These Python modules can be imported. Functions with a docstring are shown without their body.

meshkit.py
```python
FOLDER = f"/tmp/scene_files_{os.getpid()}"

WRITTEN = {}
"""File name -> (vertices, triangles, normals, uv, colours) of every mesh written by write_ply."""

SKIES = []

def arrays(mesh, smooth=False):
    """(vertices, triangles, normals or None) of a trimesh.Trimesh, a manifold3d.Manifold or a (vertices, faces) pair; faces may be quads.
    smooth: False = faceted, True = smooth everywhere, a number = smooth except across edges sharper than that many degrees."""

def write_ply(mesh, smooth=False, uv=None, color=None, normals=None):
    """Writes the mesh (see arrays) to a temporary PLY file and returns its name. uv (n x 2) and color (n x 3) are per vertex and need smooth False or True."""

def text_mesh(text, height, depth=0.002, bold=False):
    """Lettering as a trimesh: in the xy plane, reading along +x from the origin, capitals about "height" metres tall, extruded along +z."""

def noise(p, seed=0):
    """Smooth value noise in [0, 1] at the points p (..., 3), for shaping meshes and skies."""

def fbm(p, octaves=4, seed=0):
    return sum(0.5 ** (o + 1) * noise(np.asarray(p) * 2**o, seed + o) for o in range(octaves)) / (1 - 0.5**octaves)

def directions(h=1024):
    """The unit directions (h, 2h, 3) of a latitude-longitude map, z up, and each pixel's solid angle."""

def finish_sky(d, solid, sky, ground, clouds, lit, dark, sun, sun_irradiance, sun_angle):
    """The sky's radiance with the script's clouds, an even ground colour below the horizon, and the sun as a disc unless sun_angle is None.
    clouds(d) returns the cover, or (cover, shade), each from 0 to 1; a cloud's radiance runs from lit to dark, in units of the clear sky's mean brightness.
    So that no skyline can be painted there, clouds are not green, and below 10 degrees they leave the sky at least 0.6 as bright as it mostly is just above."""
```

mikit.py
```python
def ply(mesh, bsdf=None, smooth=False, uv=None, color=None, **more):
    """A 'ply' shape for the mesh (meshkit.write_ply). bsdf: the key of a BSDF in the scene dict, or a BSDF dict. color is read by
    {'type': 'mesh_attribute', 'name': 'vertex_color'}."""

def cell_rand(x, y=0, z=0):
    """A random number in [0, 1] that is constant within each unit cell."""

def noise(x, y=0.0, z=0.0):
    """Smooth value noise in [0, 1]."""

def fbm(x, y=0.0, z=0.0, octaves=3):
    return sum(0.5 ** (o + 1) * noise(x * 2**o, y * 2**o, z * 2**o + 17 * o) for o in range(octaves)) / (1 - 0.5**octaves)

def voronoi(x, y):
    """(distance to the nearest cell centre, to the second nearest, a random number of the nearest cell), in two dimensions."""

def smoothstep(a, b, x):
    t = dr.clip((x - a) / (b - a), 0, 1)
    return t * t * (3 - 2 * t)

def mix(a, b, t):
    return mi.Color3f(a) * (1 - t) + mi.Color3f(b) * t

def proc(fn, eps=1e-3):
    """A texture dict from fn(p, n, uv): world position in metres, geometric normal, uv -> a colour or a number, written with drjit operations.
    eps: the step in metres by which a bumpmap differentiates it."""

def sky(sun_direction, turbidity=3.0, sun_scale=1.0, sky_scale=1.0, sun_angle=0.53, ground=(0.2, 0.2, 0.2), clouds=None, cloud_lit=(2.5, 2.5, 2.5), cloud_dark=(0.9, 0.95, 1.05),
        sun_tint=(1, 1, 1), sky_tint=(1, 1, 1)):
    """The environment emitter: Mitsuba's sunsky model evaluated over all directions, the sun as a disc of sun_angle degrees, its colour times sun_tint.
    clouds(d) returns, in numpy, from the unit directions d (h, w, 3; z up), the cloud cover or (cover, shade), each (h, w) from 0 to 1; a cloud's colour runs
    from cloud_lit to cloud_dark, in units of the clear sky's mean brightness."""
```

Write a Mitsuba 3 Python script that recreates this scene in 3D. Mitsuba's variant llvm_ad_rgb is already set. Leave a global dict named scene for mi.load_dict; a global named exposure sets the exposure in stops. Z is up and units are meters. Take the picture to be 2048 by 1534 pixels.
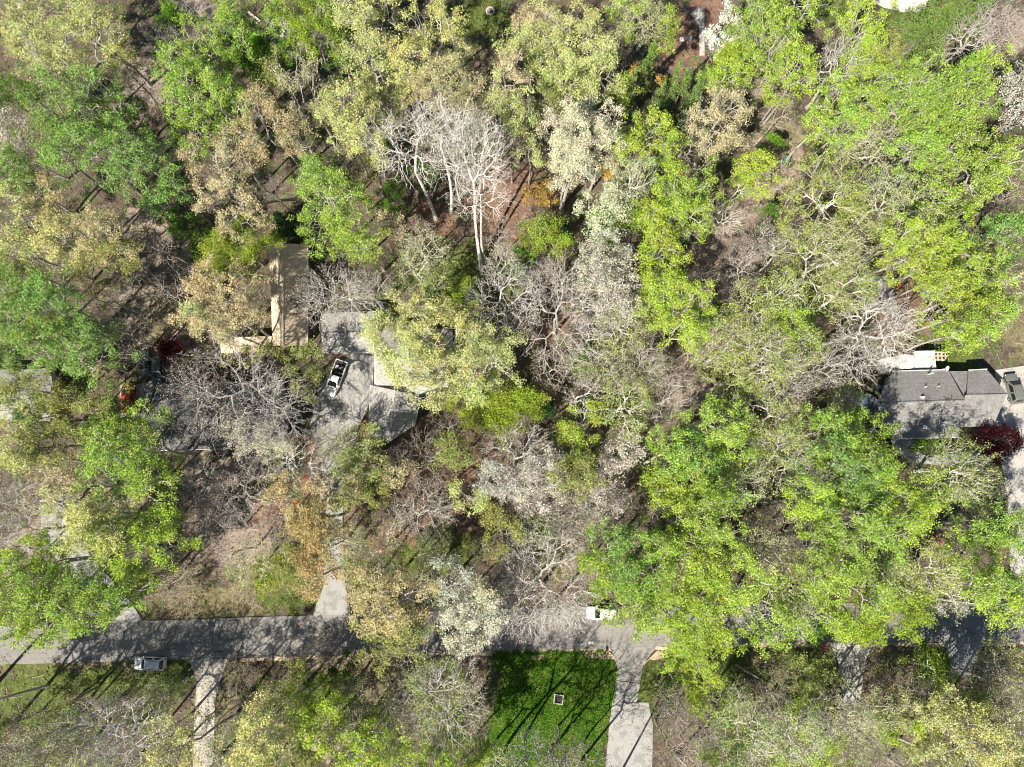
import math
import numpy as np
import drjit as dr
import mitsuba as mi
import trimesh
import mikit
from mikit import noise, fbm, smoothstep, mix, cell_rand, voronoi

T = mi.ScalarTransform4f
scene, labels = {}, {}
# ------------------------------------------------------------------ camera, light, exposure
H, PITCH, FOV = 112.0, 9.0, 71.5                     # a drone 112 m up, looking 9 degrees off straight down
sp, cp = math.sin(math.radians(PITCH)), math.cos(math.radians(PITCH))
scene['camera'] = {'type': 'perspective', 'fov': FOV, 'fov_axis': 'x', 'near_clip': 1.0, 'far_clip': 4000.0,
                   'to_world': T().look_at(origin=[0, 0, H], target=[0, sp, H - cp], up=[0, cp, sp])}
SUN_AZ, SUN_EL = 230.0, 47.0                         # degrees from +x, towards the sun
sd = [math.cos(math.radians(SUN_AZ)) * math.cos(math.radians(SUN_EL)), math.sin(math.radians(SUN_AZ)) * math.cos(math.radians(SUN_EL)), math.sin(math.radians(SUN_EL))]
scene['sky'] = mikit.sky(sd, turbidity=3.0, sky_scale=0.3, sun_tint=(0.90, 0.99, 1.11))
exposure = 2.95

FPX = 1024 / math.tan(math.radians(FOV / 2))


def G(u, v, z=0.0):
    """The place at height z that the survey drone's photo (2048 x 1534) shows at u, v."""
    dx, dy = u - 1024.0, v - 767.0
    t = (H - z) / (dy * sp + FPX * cp)
    return np.array([dx * t, (FPX * sp - dy * cp) * t, z])


def metres(px, v, z=0.0):
    return px * (H - z) / ((v - 767.0) * sp + FPX * cp)


def GP(pts, z=0.0):
    return np.array([G(u, v, z)[:2] for u, v in pts])


# ------------------------------------------------------------------ helpers
used = {}


def numbered(name):
    n = used.get(name, 0)
    used[name] = n + 1
    return name if n == 0 else f'{name}_{n:03d}'


def tag(key, label=None, cat=None, group=None, kind=None):
    d = {k: v for k, v in dict(label=label, category=cat, group=group, kind=kind).items() if v}
    labels.setdefault(key, {}).update(d)
    return key


def put(key, mesh, bsdf, smooth=False, **kw):
    scene[key] = mikit.ply(mesh, bsdf, smooth=smooth, **kw)
    return key


def part(parent, name, mesh, bsdf, smooth=False, **kw):
    return put(numbered(parent + '__' + name), mesh, bsdf, smooth, **kw)


def struct(name, mesh, bsdf, smooth=False):
    k = put(numbered(name), mesh, bsdf, smooth)
    labels[k] = {'kind': 'structure'}
    return k


def box(cx, cy, cz, sx, sy, sz, rz=0.0):
    m = trimesh.creation.box((sx, sy, sz))
    m.apply_transform(trimesh.transformations.rotation_matrix(rz, [0, 0, 1]))
    m.apply_translation([cx, cy, cz])
    return m


def cat(*ms):
    return trimesh.util.concatenate(list(ms))


def cyl(p0, p1, r, n=12):
    return trimesh.creation.cylinder(r, segment=[p0, p1], sections=n)


def prism(poly, z0, z1):
    """Closed slab over a world polygon (n x 2); z1 may be one height per corner."""
    import shapely.geometry as sg
    p = np.asarray(poly, float)
    if np.isscalar(z1):
        g = sg.Polygon(p).buffer(0)
        if g.geom_type != 'Polygon':
            g = max(g.geoms, key=lambda q: q.area)
        m = trimesh.creation.extrude_polygon(g, z1 - z0)
        m.apply_translation([0, 0, z0])
        return m
    n = len(p)
    top = np.c_[p, z1]
    bot = np.c_[p, np.full(n, z0) if np.isscalar(z0) else z0]
    v = np.vstack([top, bot])
    if np.sum(p[:, 0] * np.roll(p[:, 1], -1) - p[:, 1] * np.roll(p[:, 0], -1)) < 0:
        o = list(range(n))[::-1]
    else:
        o = list(range(n))
    f = [[o[0], o[i], o[i + 1]] for i in range(1, n - 1)] + [[o[0] + n, o[i + 1] + n, o[i] + n] for i in range(1, n - 1)]
    for i in range(n):
        a, b = o[i], o[(i + 1) % n]
        f += [[a, a + n, b + n], [a, b + n, b]]
    return trimesh.Trimesh(v, f, process=False)


def slab3(corners, thick=0.16):
    """A roof plane through 3-D corners (any order round), with thickness downwards."""
    c = np.asarray(corners, float)
    return prism(c[:, :2], c[:, 2] - thick, c[:, 2])


def wob(poly, step=0.7, amp=0.12, seed=0, closed=True):
    """A polygon with softly irregular edges."""
    r = np.random.default_rng(seed)
    p = np.asarray(poly, float)
    out = []
    for i in range(len(p)):
        a, b = p[i], p[(i + 1) % len(p)]
        L = np.linalg.norm(b - a)
        k = max(1, int(L / step))
        nrm = np.array([-(b - a)[1], (b - a)[0]]) / max(L, 1e-6)
        w = np.convolve(r.normal(0, 1, k + 4), [.25, .5, .25], 'same')
        for j in range(k):
            out.append(a + (b - a) * j / k + nrm * w[j] * amp)
    return np.array(out)


# ------------------------------------------------------------------ materials
def rgb(*c):
    return {'type': 'rgb', 'value': list(c)}


def mat(name, tex, rough=0.8, spec=0.3, **kw):
    b = {'type': 'principled', 'base_color': tex if isinstance(tex, dict) else rgb(*tex), 'roughness': rough, 'specular': spec, **kw}
    scene[name] = {'type': 'twosided', 'bsdf': b}
    return name


# ground zones, each (photo px, radii px, weight): laid down as patches of the woodland floor
def zones(lst):
    out = []
    for (u, v, ru, rv) in lst:
        c = G(u, v)
        out.append((float(c[0]), float(c[1]), float(metres(ru, v)), float(metres(rv, v))))
    return out


Z_GRASS = zones([(930, 565, 95, 95), (880, 1110, 110, 50), (585, 1195, 75, 32), (1800, 90, 40, 90), (1850, 40, 110, 45), (560, 960, 50, 45), (330, 1345, 60, 30),
                 (1860, 885, 60, 25), (1290, 1360, 25, 80), (70, 1385, 90, 60), (650, 1400, 90, 60), (200, 1365, 90, 30), (1900, 690, 70, 70), (960, 40, 70, 60),
                 (1000, 560, 50, 60), (1660, 20, 50, 40), (1450, 1330, 60, 40), (1600, 1350, 80, 60), (420, 520, 30, 40)])
Z_DRY = zones([(1000, 90, 60, 70), (1590, 1320, 110, 36), (1790, 1300, 80, 30), (470, 1200, 120, 40), (1980, 1300, 60, 40), (180, 1340, 180, 40), (430, 1380, 50, 90), (740, 1350, 90, 60), (1090, 780, 40, 60),
               (1560, 270, 40, 50), (2030, 650, 40, 60), (320, 640, 60, 60), (1100, 1100, 120, 60)])
Z_RED = zones([(880, 950, 120, 110), (820, 1060, 80, 62), (1010, 400, 80, 90), (1075, 640, 80, 45), (1355, 80, 55, 75), (690, 1000, 60, 60), (870, 430, 50, 50),
               (1800, 610, 50, 50), (965, 1070, 60, 70), (560, 1000, 60, 60), (640, 900, 30, 30), (730, 870, 25, 30), (1930, 550, 40, 35), (1420, 20, 40, 40)])
Z_PINK = zones([(1445, 520, 70, 90), (1500, 400, 50, 70), (1555, 300, 60, 60), (1440, 640, 50, 90), (1380, 760, 60, 70), (1200, 1000, 60, 60), (460, 1070, 120, 70), (390, 890, 70, 30), (285, 170, 50, 70),
                (300, 450, 60, 60), (330, 600, 80, 120), (1540, 180, 40, 50), (590, 70, 60, 40), (420, 20, 60, 40), (100, 1080, 80, 40), (1100, 1010, 80, 40), (690, 1330, 70, 20), (2020, 60, 60, 50), (1850, 1290, 40, 20), (520, 930, 80, 30),
                (660, 1480, 40, 40), (420, 950, 60, 40), (1420, 1000, 60, 40), (250, 1010, 60, 40)])


def ground_fn(p, n, uv):
    x, y = p.x, p.y
    w1, w2 = fbm(x * 0.35, y * 0.35, 3.1, 4), fbm(x * 1.7, y * 1.7, 9.0, 3)
    w3 = noise(x * 7.0, y * 7.0, 5.0)
    w4 = noise(x * 3.1 + 40, y * 3.1, 8.0)

    def mask(zs, seed):
        m = mi.Float(0)
        k = fbm(x * 0.6 + seed, y * 0.6, seed, 3) - 0.5
        for (cx, cy, a, b) in zs:
            d = dr.sqrt(dr.square((x - cx) / a) + dr.square((y - cy) / b))
            m = dr.maximum(m, smoothstep(0.25, -0.25, d - 0.95 + k * 1.3))
        return m * smoothstep(0.1, 0.55, m * 0.7 + (w2 - 0.5) * 0.9 + 0.1)

    litter = mix((0.085, 0.07, 0.055), (0.21, 0.17, 0.14), w2 * 0.6 + w3 * 0.4)
    litter = mix(litter, mi.Color3f(0.20, 0.145, 0.11), smoothstep(0.5, 0.75, w1) * 0.6)
    weeds = smoothstep(0.52, 0.66, fbm(x * 0.9 + 7, y * 0.9, 1.0, 4)) * 0.55
    c = mix(litter, mi.Color3f(0.12, 0.20, 0.05) * (0.6 + 0.8 * w3), weeds)
    c = mix(c, mix((0.26, 0.205, 0.17), (0.48, 0.40, 0.345), w2 * 0.5 + w3 * 0.5), mask(Z_PINK, 2.0))
    c = mix(c, mix((0.18, 0.10, 0.075), (0.36, 0.23, 0.175), w4 * 0.5 + w3 * 0.5), mask(Z_RED, 5.0) * 0.9)
    c = mix(c, mix((0.16, 0.145, 0.08), (0.36, 0.32, 0.19), w4 * 0.4 + w3 * 0.6), mask(Z_DRY, 11.0) * 0.85)
    c = mix(c, mix((0.05, 0.085, 0.018), (0.19, 0.25, 0.06), w4 * 0.5 + w3 * 0.5), mask(Z_GRASS, 17.0) * 0.9)
    return c * 0.66 * (0.75 + 0.5 * noise(x * 2.3, y * 2.3, 30.0))


mat('m_ground', mikit.proc(ground_fn), 0.95, 0.1)


def lawn_fn(p, n, uv):
    a = fbm(p.x * 0.8, p.y * 0.8, 2.0, 4)
    b = noise(p.x * 6, p.y * 6, 4.0)
    c = noise(p.x * 2.4, p.y * 2.4, 6.0)
    col = mix((0.025, 0.085, 0.008), (0.10, 0.22, 0.022), b * 0.5 + c * 0.5)
    return 0.8 * mix(col, mi.Color3f(0.20, 0.24, 0.06), smoothstep(0.5, 0.7, a) * 0.6)


mat('m_lawn', mikit.proc(lawn_fn), 0.95, 0.1)
mat('m_lawn_blade', mikit.proc(lambda p, n, uv: mix((0.05, 0.16, 0.012), (0.17, 0.33, 0.04), noise(p.x * 5, p.y * 5, 1.0))), 0.8, 0.2)


def asphalt(base, along_x=True, spread=0.05):
    def fn(p, n, uv):
        a = fbm(p.x * (0.12 if along_x else 0.9), p.y * (0.9 if along_x else 0.12), 4.0, 4)
        b = noise(p.x * 9, p.y * 9, 2.0)
        c = fbm(p.x * 0.5 + 9, p.y * 0.5, 7.0, 3)
        f1, f2, r = voronoi(p.x * 0.22 + 0.4 * noise(p.x * 0.9, p.y * 0.9, 1.0), p.y * 0.4 + 0.4 * noise(p.x * 0.8, p.y * 0.8, 3.0))
        crack = smoothstep(0.03, 0.0, f2 - f1) * smoothstep(0.45, 0.6, c)
        g = base + spread * (a - 0.5) * 2 + 0.05 * (b - 0.5) + 0.05 * (c - 0.5)
        g = g * (1 - 0.5 * crack)
        return mi.Color3f(g * 1.03, g, g * 0.98)
    return mikit.proc(fn)


mat('m_street', asphalt(0.215), 0.9, 0.2)
mat('m_asphalt_apron', asphalt(0.245, False, 0.03), 0.9, 0.2)


def concrete(c, st=0.12):
    def fn(p, n, uv):
        a = fbm(p.x * 0.6, p.y * 0.6, 1.0, 4)
        b = noise(p.x * 8, p.y * 8, 2.0)
        s = smoothstep(0.52, 0.72, fbm(p.x * 1.3 + 5, p.y * 1.3, 6.0, 4))
        return mi.Color3f(c) * 0.84 * (1 - st + 2 * st * (0.7 * a + 0.3 * b)) * (1 - 0.22 * s)
    return mikit.proc(fn)


mat('m_concrete', concrete((0.45, 0.44, 0.42)), 0.85, 0.2)
mat('m_concrete_warm', concrete((0.46, 0.43, 0.39)), 0.85, 0.2)
mat('m_concrete_grey', concrete((0.36, 0.36, 0.36)), 0.85, 0.2)
mat('m_sand', concrete((0.62, 0.48, 0.36), 0.25), 0.95, 0.1)
mat('m_gravel', concrete((0.66, 0.60, 0.55), 0.3), 0.95, 0.1)


def shingle(c0, c1, dirx=True, course=0.28):
    def fn(p, n, uv):
        u, v = (p.x, p.y) if dirx else (p.y, p.x)
        row = dr.floor(v / course)
        r = cell_rand(dr.floor(u / 0.33 + 0.5 * (row - 2 * dr.floor(row / 2))), row, 3)
        edge = smoothstep(0.25, 0.0, v / course - row)
        a = fbm(p.x * 0.5, p.y * 0.5, 3.0, 3)
        return mix(c0, c1, 0.55 * r + 0.45 * a) * 0.84 * (1 - 0.3 * edge)
    return mikit.proc(fn)


mat('m_shingle_grey', shingle((0.19, 0.19, 0.195), (0.32, 0.32, 0.325)), 0.85, 0.25)
mat('m_shingle_pale', shingle((0.30, 0.30, 0.30), (0.46, 0.46, 0.46)), 0.85, 0.25)
mat('m_shingle_dark', shingle((0.09, 0.085, 0.085), (0.18, 0.165, 0.16)), 0.85, 0.25)
mat('m_shingle_slate', shingle((0.10, 0.105, 0.11), (0.20, 0.205, 0.21)), 0.85, 0.25)
mat('m_shingle_tan', shingle((0.60, 0.48, 0.36), (0.84, 0.71, 0.55), False), 0.85, 0.25)
mat('m_siding', mikit.proc(lambda p, n, uv: mi.Color3f(0.42, 0.45, 0.46) * (0.8 + 0.2 * smoothstep(0.1, 0.3, p.z / 0.2 - dr.floor(p.z / 0.2)))), 0.7)
mat('m_siding_brown', mikit.proc(lambda p, n, uv: mi.Color3f(0.26, 0.19, 0.14) * (0.8 + 0.2 * smoothstep(0.1, 0.3, p.z / 0.2 - dr.floor(p.z / 0.2)))), 0.7)
mat('m_trim', concrete((0.62, 0.62, 0.60), 0.08), 0.6)
mat('m_white_metal', concrete((0.78, 0.79, 0.80), 0.06), 0.45, 0.5)
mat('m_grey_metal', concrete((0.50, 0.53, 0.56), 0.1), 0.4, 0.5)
mat('m_dark_metal', concrete((0.06, 0.065, 0.07), 0.1), 0.5, 0.5)
mat('m_green_metal', concrete((0.10, 0.17, 0.15), 0.12), 0.5, 0.5)
mat('m_blue_metal', concrete((0.10, 0.25, 0.50), 0.08), 0.5, 0.5)
mat('m_tarp', mikit.proc(lambda p, n, uv: mix((0.05, 0.08, 0.14), (0.20, 0.27, 0.36), fbm(p.x * 1.5, p.y * 1.5, 1.0, 3))), 0.5, 0.5)
mat('m_wood', mikit.proc(lambda p, n, uv: mix((0.42, 0.34, 0.25), (0.60, 0.52, 0.42), noise(p.x * 9, p.y * 2, p.z * 3))), 0.8)
mat('m_wood_dark', mikit.proc(lambda p, n, uv: mix((0.10, 0.08, 0.06), (0.20, 0.16, 0.13), noise(p.x * 9, p.y * 2, p.z * 3))), 0.8)
mat('m_brick', mikit.proc(lambda p, n, uv: mix((0.30, 0.12, 0.08), (0.46, 0.24, 0.17), cell_rand(dr.floor(p.x * 5), dr.floor(p.y * 10), dr.floor(p.z * 13)))), 0.85)
mat('m_stone', mikit.proc(lambda p, n, uv: mix((0.38, 0.33, 0.29), (0.62, 0.55, 0.48), noise(p.x * 3, p.y * 3, p.z * 3))), 0.9)
mat('m_mulch', mikit.proc(lambda p, n, uv: mix((0.30, 0.11, 0.05), (0.52, 0.24, 0.13), noise(p.x * 8, p.y * 8, 2.0))), 0.95, 0.1)
mat('m_paint_white', (0.80, 0.81, 0.82), 0.28, 0.5, clearcoat=0.6, clearcoat_gloss=0.9)
mat('m_paint_silver', (0.74, 0.76, 0.78), 0.28, 0.5, clearcoat=0.6, clearcoat_gloss=0.9)
mat('m_paint_grey', (0.13, 0.14, 0.13), 0.28, 0.5, clearcoat=0.6, clearcoat_gloss=0.9)
mat('m_paint_charcoal', (0.09, 0.12, 0.13), 0.28, 0.5, clearcoat=0.6, clearcoat_gloss=0.9)
mat('m_paint_red', (0.50, 0.045, 0.02), 0.28, 0.5, clearcoat=0.6, clearcoat_gloss=0.9)
mat('m_car_glass', (0.012, 0.018, 0.02), 0.08, 0.6)
mat('m_tyre', (0.02, 0.02, 0.02), 0.9)
mat('m_rim', (0.5, 0.5, 0.52), 0.35, 0.5, metallic=0.8)
mat('m_lamp_lens', (0.75, 0.75, 0.75), 0.15, 0.6)
mat('m_tail_lens', (0.45, 0.02, 0.02), 0.2, 0.6)
mat('m_plastic_black', (0.03, 0.03, 0.03), 0.6)
mat('m_plastic_red', (0.5, 0.05, 0.03), 0.5)
mat('m_road_paint', concrete((0.80, 0.80, 0.78), 0.15), 0.7)
VC = {'type': 'mesh_attribute', 'name': 'vertex_color'}
mat('m_bark', VC, 0.9, 0.15)
scene['m_leaf'] = {'type': 'principledthin', 'base_color': VC, 'roughness': 0.42, 'diff_trans': 0.48, 'spec_trans': 0.0, 'eta': 1.35}

# ------------------------------------------------------------------ the ground, one sheet to the horizon
lim = 1500.0
gx = np.r_[-lim, -500, -220, np.arange(-130, 130.1, 1.3), 220, 500, lim]
gy = np.r_[-lim, -500, -150, np.arange(-70, 125.1, 1.3), 220, 500, lim]
XX, YY = np.meshgrid(gx, gy)
import meshkit
nz = np.asarray(meshkit.fbm(np.c_[XX.ravel() * 0.4, YY.ravel() * 0.4, XX.ravel() * 0])) if hasattr(meshkit, 'fbm') else np.zeros(XX.size)
nz = (nz - nz.min()) / max(np.ptp(nz), 1e-6)
ZZ = -0.03 - 0.16 * nz
V = np.c_[XX.ravel(), YY.ravel(), ZZ]
ny, nx = XX.shape
ii, jj = np.meshgrid(np.arange(ny - 1), np.arange(nx - 1), indexing='ij')
a = (ii * nx + jj).ravel()
struct('ground', (V, np.vstack([np.c_[a, a + 1, a + nx + 1], np.c_[a, a + nx + 1, a + nx]])), 'm_ground', smooth=True)

# the street and the drives (each with real thickness over the ground)
street_px = [(0, 1252), (390, 1238), (700, 1228), (1155, 1214), (1500, 1208), (2048, 1204)]
street_lo = [(2048, 1284), (1519, 1287), (1213, 1297), (680, 1310), (470, 1316), (0, 1329)]
up_, lo_ = GP(street_px), GP(street_lo)
ext = lambda p, q, d: p + (p - q) / np.linalg.norm(p - q) * d
up_ = np.vstack([ext(up_[0], up_[1], 160), up_, ext(up_[-1], up_[-2], 160)])
lo_ = np.vstack([ext(lo_[0], lo_[1], 160), lo_, ext(lo_[-1], lo_[-2], 160)])
street_poly = wob(np.vstack([up_, lo_]), 0.8, 0.05, 1)
struct('street', prism(street_poly, -0.3, 0.02), 'm_street')
PAVED = [street_poly]


def paved(name, px, bsdf, z=0.02, amp=0.03, seed=3):
    poly = wob(GP(px), 0.8, amp, seed)
    PAVED.append(poly)
    return struct(name, prism(poly, -0.3, z), bsdf)


def slabbed(name, quads, bsdf, gap=0.035, z=0.026):
    """A concrete drive cast in slabs with open joints: bed + one slab per part."""
    allp = np.vstack([np.array(quads)[:, 0], np.array(quads)[-1:, 3], np.array(quads)[::-1, 2][:1], np.array(quads)[::-1, 1]])
    key = struct(name, prism(GP(allp), -0.3, -0.02), 'm_concrete_grey')
    PAVED.append(GP(allp))
    for k, q in enumerate(quads):
        p = GP(q)
        c = p.mean(0)
        d = p - c
        L = np.linalg.norm(d, axis=1, keepdims=True)
        p = c + d * (L - gap) / L
        part(key, 'slab', prism(p, -0.02 + 0.001, z + 0.004 * (k % 2)), bsdf)
    return key


slabbed('driveway', [((378, 1319), (456, 1317), (440, 1363), (393, 1363)), ((393, 1363), (440, 1363), (431, 1405), (391, 1405)), ((391, 1405), (431, 1405), (429, 1453), (388, 1453)),
                     ((388, 1453), (429, 1453), (428, 1500), (387, 1500)), ((387, 1500), (428, 1500), (427, 1545), (386, 1545))], 'm_concrete_warm')
paved('driveway', [(703, 705), (748, 712), (746, 770), (741, 800), (726, 835), (712, 870), (692, 930), (686, 1020), (688, 1150), (701, 1229), (625, 1231), (648, 1170), (652, 1020), (648, 960), (636, 905), (620, 850), (632, 800), (640, 770), (690, 720)], 'm_concrete_grey')
paved('driveway', [(1219, 1296), (1315, 1293), (1290, 1322), (1285, 1335), (1280, 1366), (1232, 1360), (1235, 1332), (1230, 1315)], 'm_asphalt_apron', 0.024)
paved('driveway', [(1232, 1361.5), (1280, 1367.5), (1273, 1405), (1297, 1405), (1306, 1450), (1304, 1560), (1209, 1560), (1220, 1434)], 'm_concrete_grey')
slabbed('driveway', [((1660, 1286), (1746, 1287), (1731, 1322), (1676, 1322)), ((1676, 1322), (1731, 1322), (1726, 1368), (1683, 1368)), ((1683, 1368), (1726, 1368), (1717, 1425), (1690, 1425))], 'm_concrete')
paved('driveway', [(1890, 1284.5), (1968, 1284), (1955, 1310), (1940, 1350), (1905, 1350), (1895, 1310)], 'm_concrete_grey')
paved('driveway', [(200, 1246), (285, 1242), (262, 1205), (180, 1110), (140, 1050), (120, 990), (80, 1000), (85, 1080), (130, 1140), (205, 1215)], 'm_concrete_grey')
paved('driveway', [(1990, 740), (2120, 720), (2120, 1150), (2022, 1150), (2016, 1000), (2005, 930), (1990, 880)], 'm_concrete')
paved('driveway', [(268, 770), (312, 760), (312, 700), (345, 700), (345, 770), (310, 772), (293, 832), (262, 835), (240, 835), (240, 770)], 'm_concrete_grey')
paved('footpath', [(1381, 27), (1398, 15), (1409, 17), (1409, 110), (1399, 112), (1398, 48)], 'm_concrete')
paved('footpath', [(1815, 75), (1835, 62), (1842, 78), (1770, 185), (1742, 218), (1728, 212), (1748, 168), (1790, 118)], 'm_concrete_grey')
paved('gravel_area', [(1740, -30), (1870, -40), (1852, 14), (1835, 25), (1800, 24), (1770, 14), (1745, 4)], 'm_gravel', 0.02, 0.2)
paved('footpath', [(1755, 553), (1776, 550), (1790, 600), (1800, 640), (1782, 645), (1772, 610), (1757, 590)], 'm_concrete_grey')
paved('footpath', [(1784, 878), (1830, 878), (1830, 902), (1860, 915), (1900, 905), (1990, 905), (1990, 922), (1880, 930), (1830, 925), (1786, 905)], 'm_concrete_grey')
for px in ([(1165, 1303), (1195, 1303), (1216, 1302), (1232, 1316), (1234, 1336), (1228, 1318), (1180, 1318), (1166, 1312)], [(1318, 1300), (1328, 1308), (1322, 1317), (1298, 1318), (1288, 1332), (1288, 1322)],
           [(1062, 1311), (1090, 1310), (1088, 1319), (1062, 1320)]):
    struct('sand_patch', prism(wob(GP(px), 0.4, 0.12, 9), -0.25, 0.012), 'm_sand')
vp = [(480, 1316), (680, 1310), (1213, 1296), (1519, 1287), (2048, 1284)]
struct('verge', prism(wob(GP(vp + [(u, v + 7) for u, v in vp[::-1]]), 0.4, 0.16, 12), -0.25, 0.004), 'm_sand')
struct('mulch_bed', prism(GP([(725, 838), (758, 842), (756, 870), (720, 874)]), -0.25, 0.05), 'm_mulch')
lawn = wob(GP([(985, 1303), (1215, 1299), (1234, 1340), (1228, 1400), (1213, 1470), (1206, 1560), (960, 1560), (980, 1460), (1000, 1380)]), 0.4, 0.3, 5)
struct('lawn', prism(lawn, -0.3, 0.008), 'm_lawn')


# ------------------------------------------------------------------ tree skeletons and crowns
def prisms(p0, p1, r0, r1, sides=3):
    """Many tapered limbs as one mesh."""
    p0, p1 = np.asarray(p0, float), np.asarray(p1, float)
    d = p1 - p0
    L = np.linalg.norm(d, axis=1, keepdims=True)
    d = d / np.maximum(L, 1e-6)
    p1 = p1 + d * np.minimum(0.3 * r1[:, None], 0.05)
    a = np.cross(d, np.where(np.abs(d[:, 2:]) < 0.9, [0, 0, 1.0], [1.0, 0, 0]))
    a /= np.linalg.norm(a, axis=1, keepdims=True)
    b = np.cross(d, a)
    ang = np.arange(sides) * 2 * np.pi / sides
    ring = np.cos(ang)[None, :, None] * a[:, None] + np.sin(ang)[None, :, None] * b[:, None]
    v = np.concatenate([p0[:, None] + ring * r0[:, None, None], p1[:, None] + ring * r1[:, None, None]], 1)
    n = len(p0)
    k = np.arange(sides)
    k2 = (k + 1) % sides
    f = np.vstack([np.c_[k, k2, k2 + sides], np.c_[k, k2 + sides, k + sides]])
    f = (np.arange(n)[:, None, None] * 2 * sides + f[None]).reshape(-1, 3)
    return v.reshape(-1, 3), f


def cones(p0, p1, r0):
    """Fine twigs that end in a point."""
    d = p1 - p0
    d = d / np.maximum(np.linalg.norm(d, axis=1, keepdims=True), 1e-6)
    a = np.cross(d, np.where(np.abs(d[:, 2:]) < 0.9, [0, 0, 1.0], [1.0, 0, 0]))
    a /= np.linalg.norm(a, axis=1, keepdims=True)
    b = np.cross(d, a)
    v = np.stack([p0 + a * r0[:, None], p0 + (b * .87 - a * .5) * r0[:, None], p0 - (b * .87 + a * .5) * r0[:, None], p1], 1)
    f = np.arange(len(p0))[:, None, None] * 4 + np.array([[0, 1, 3], [1, 2, 3], [2, 0, 3]])
    return v.reshape(-1, 3), f.reshape(-1, 3)


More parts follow.
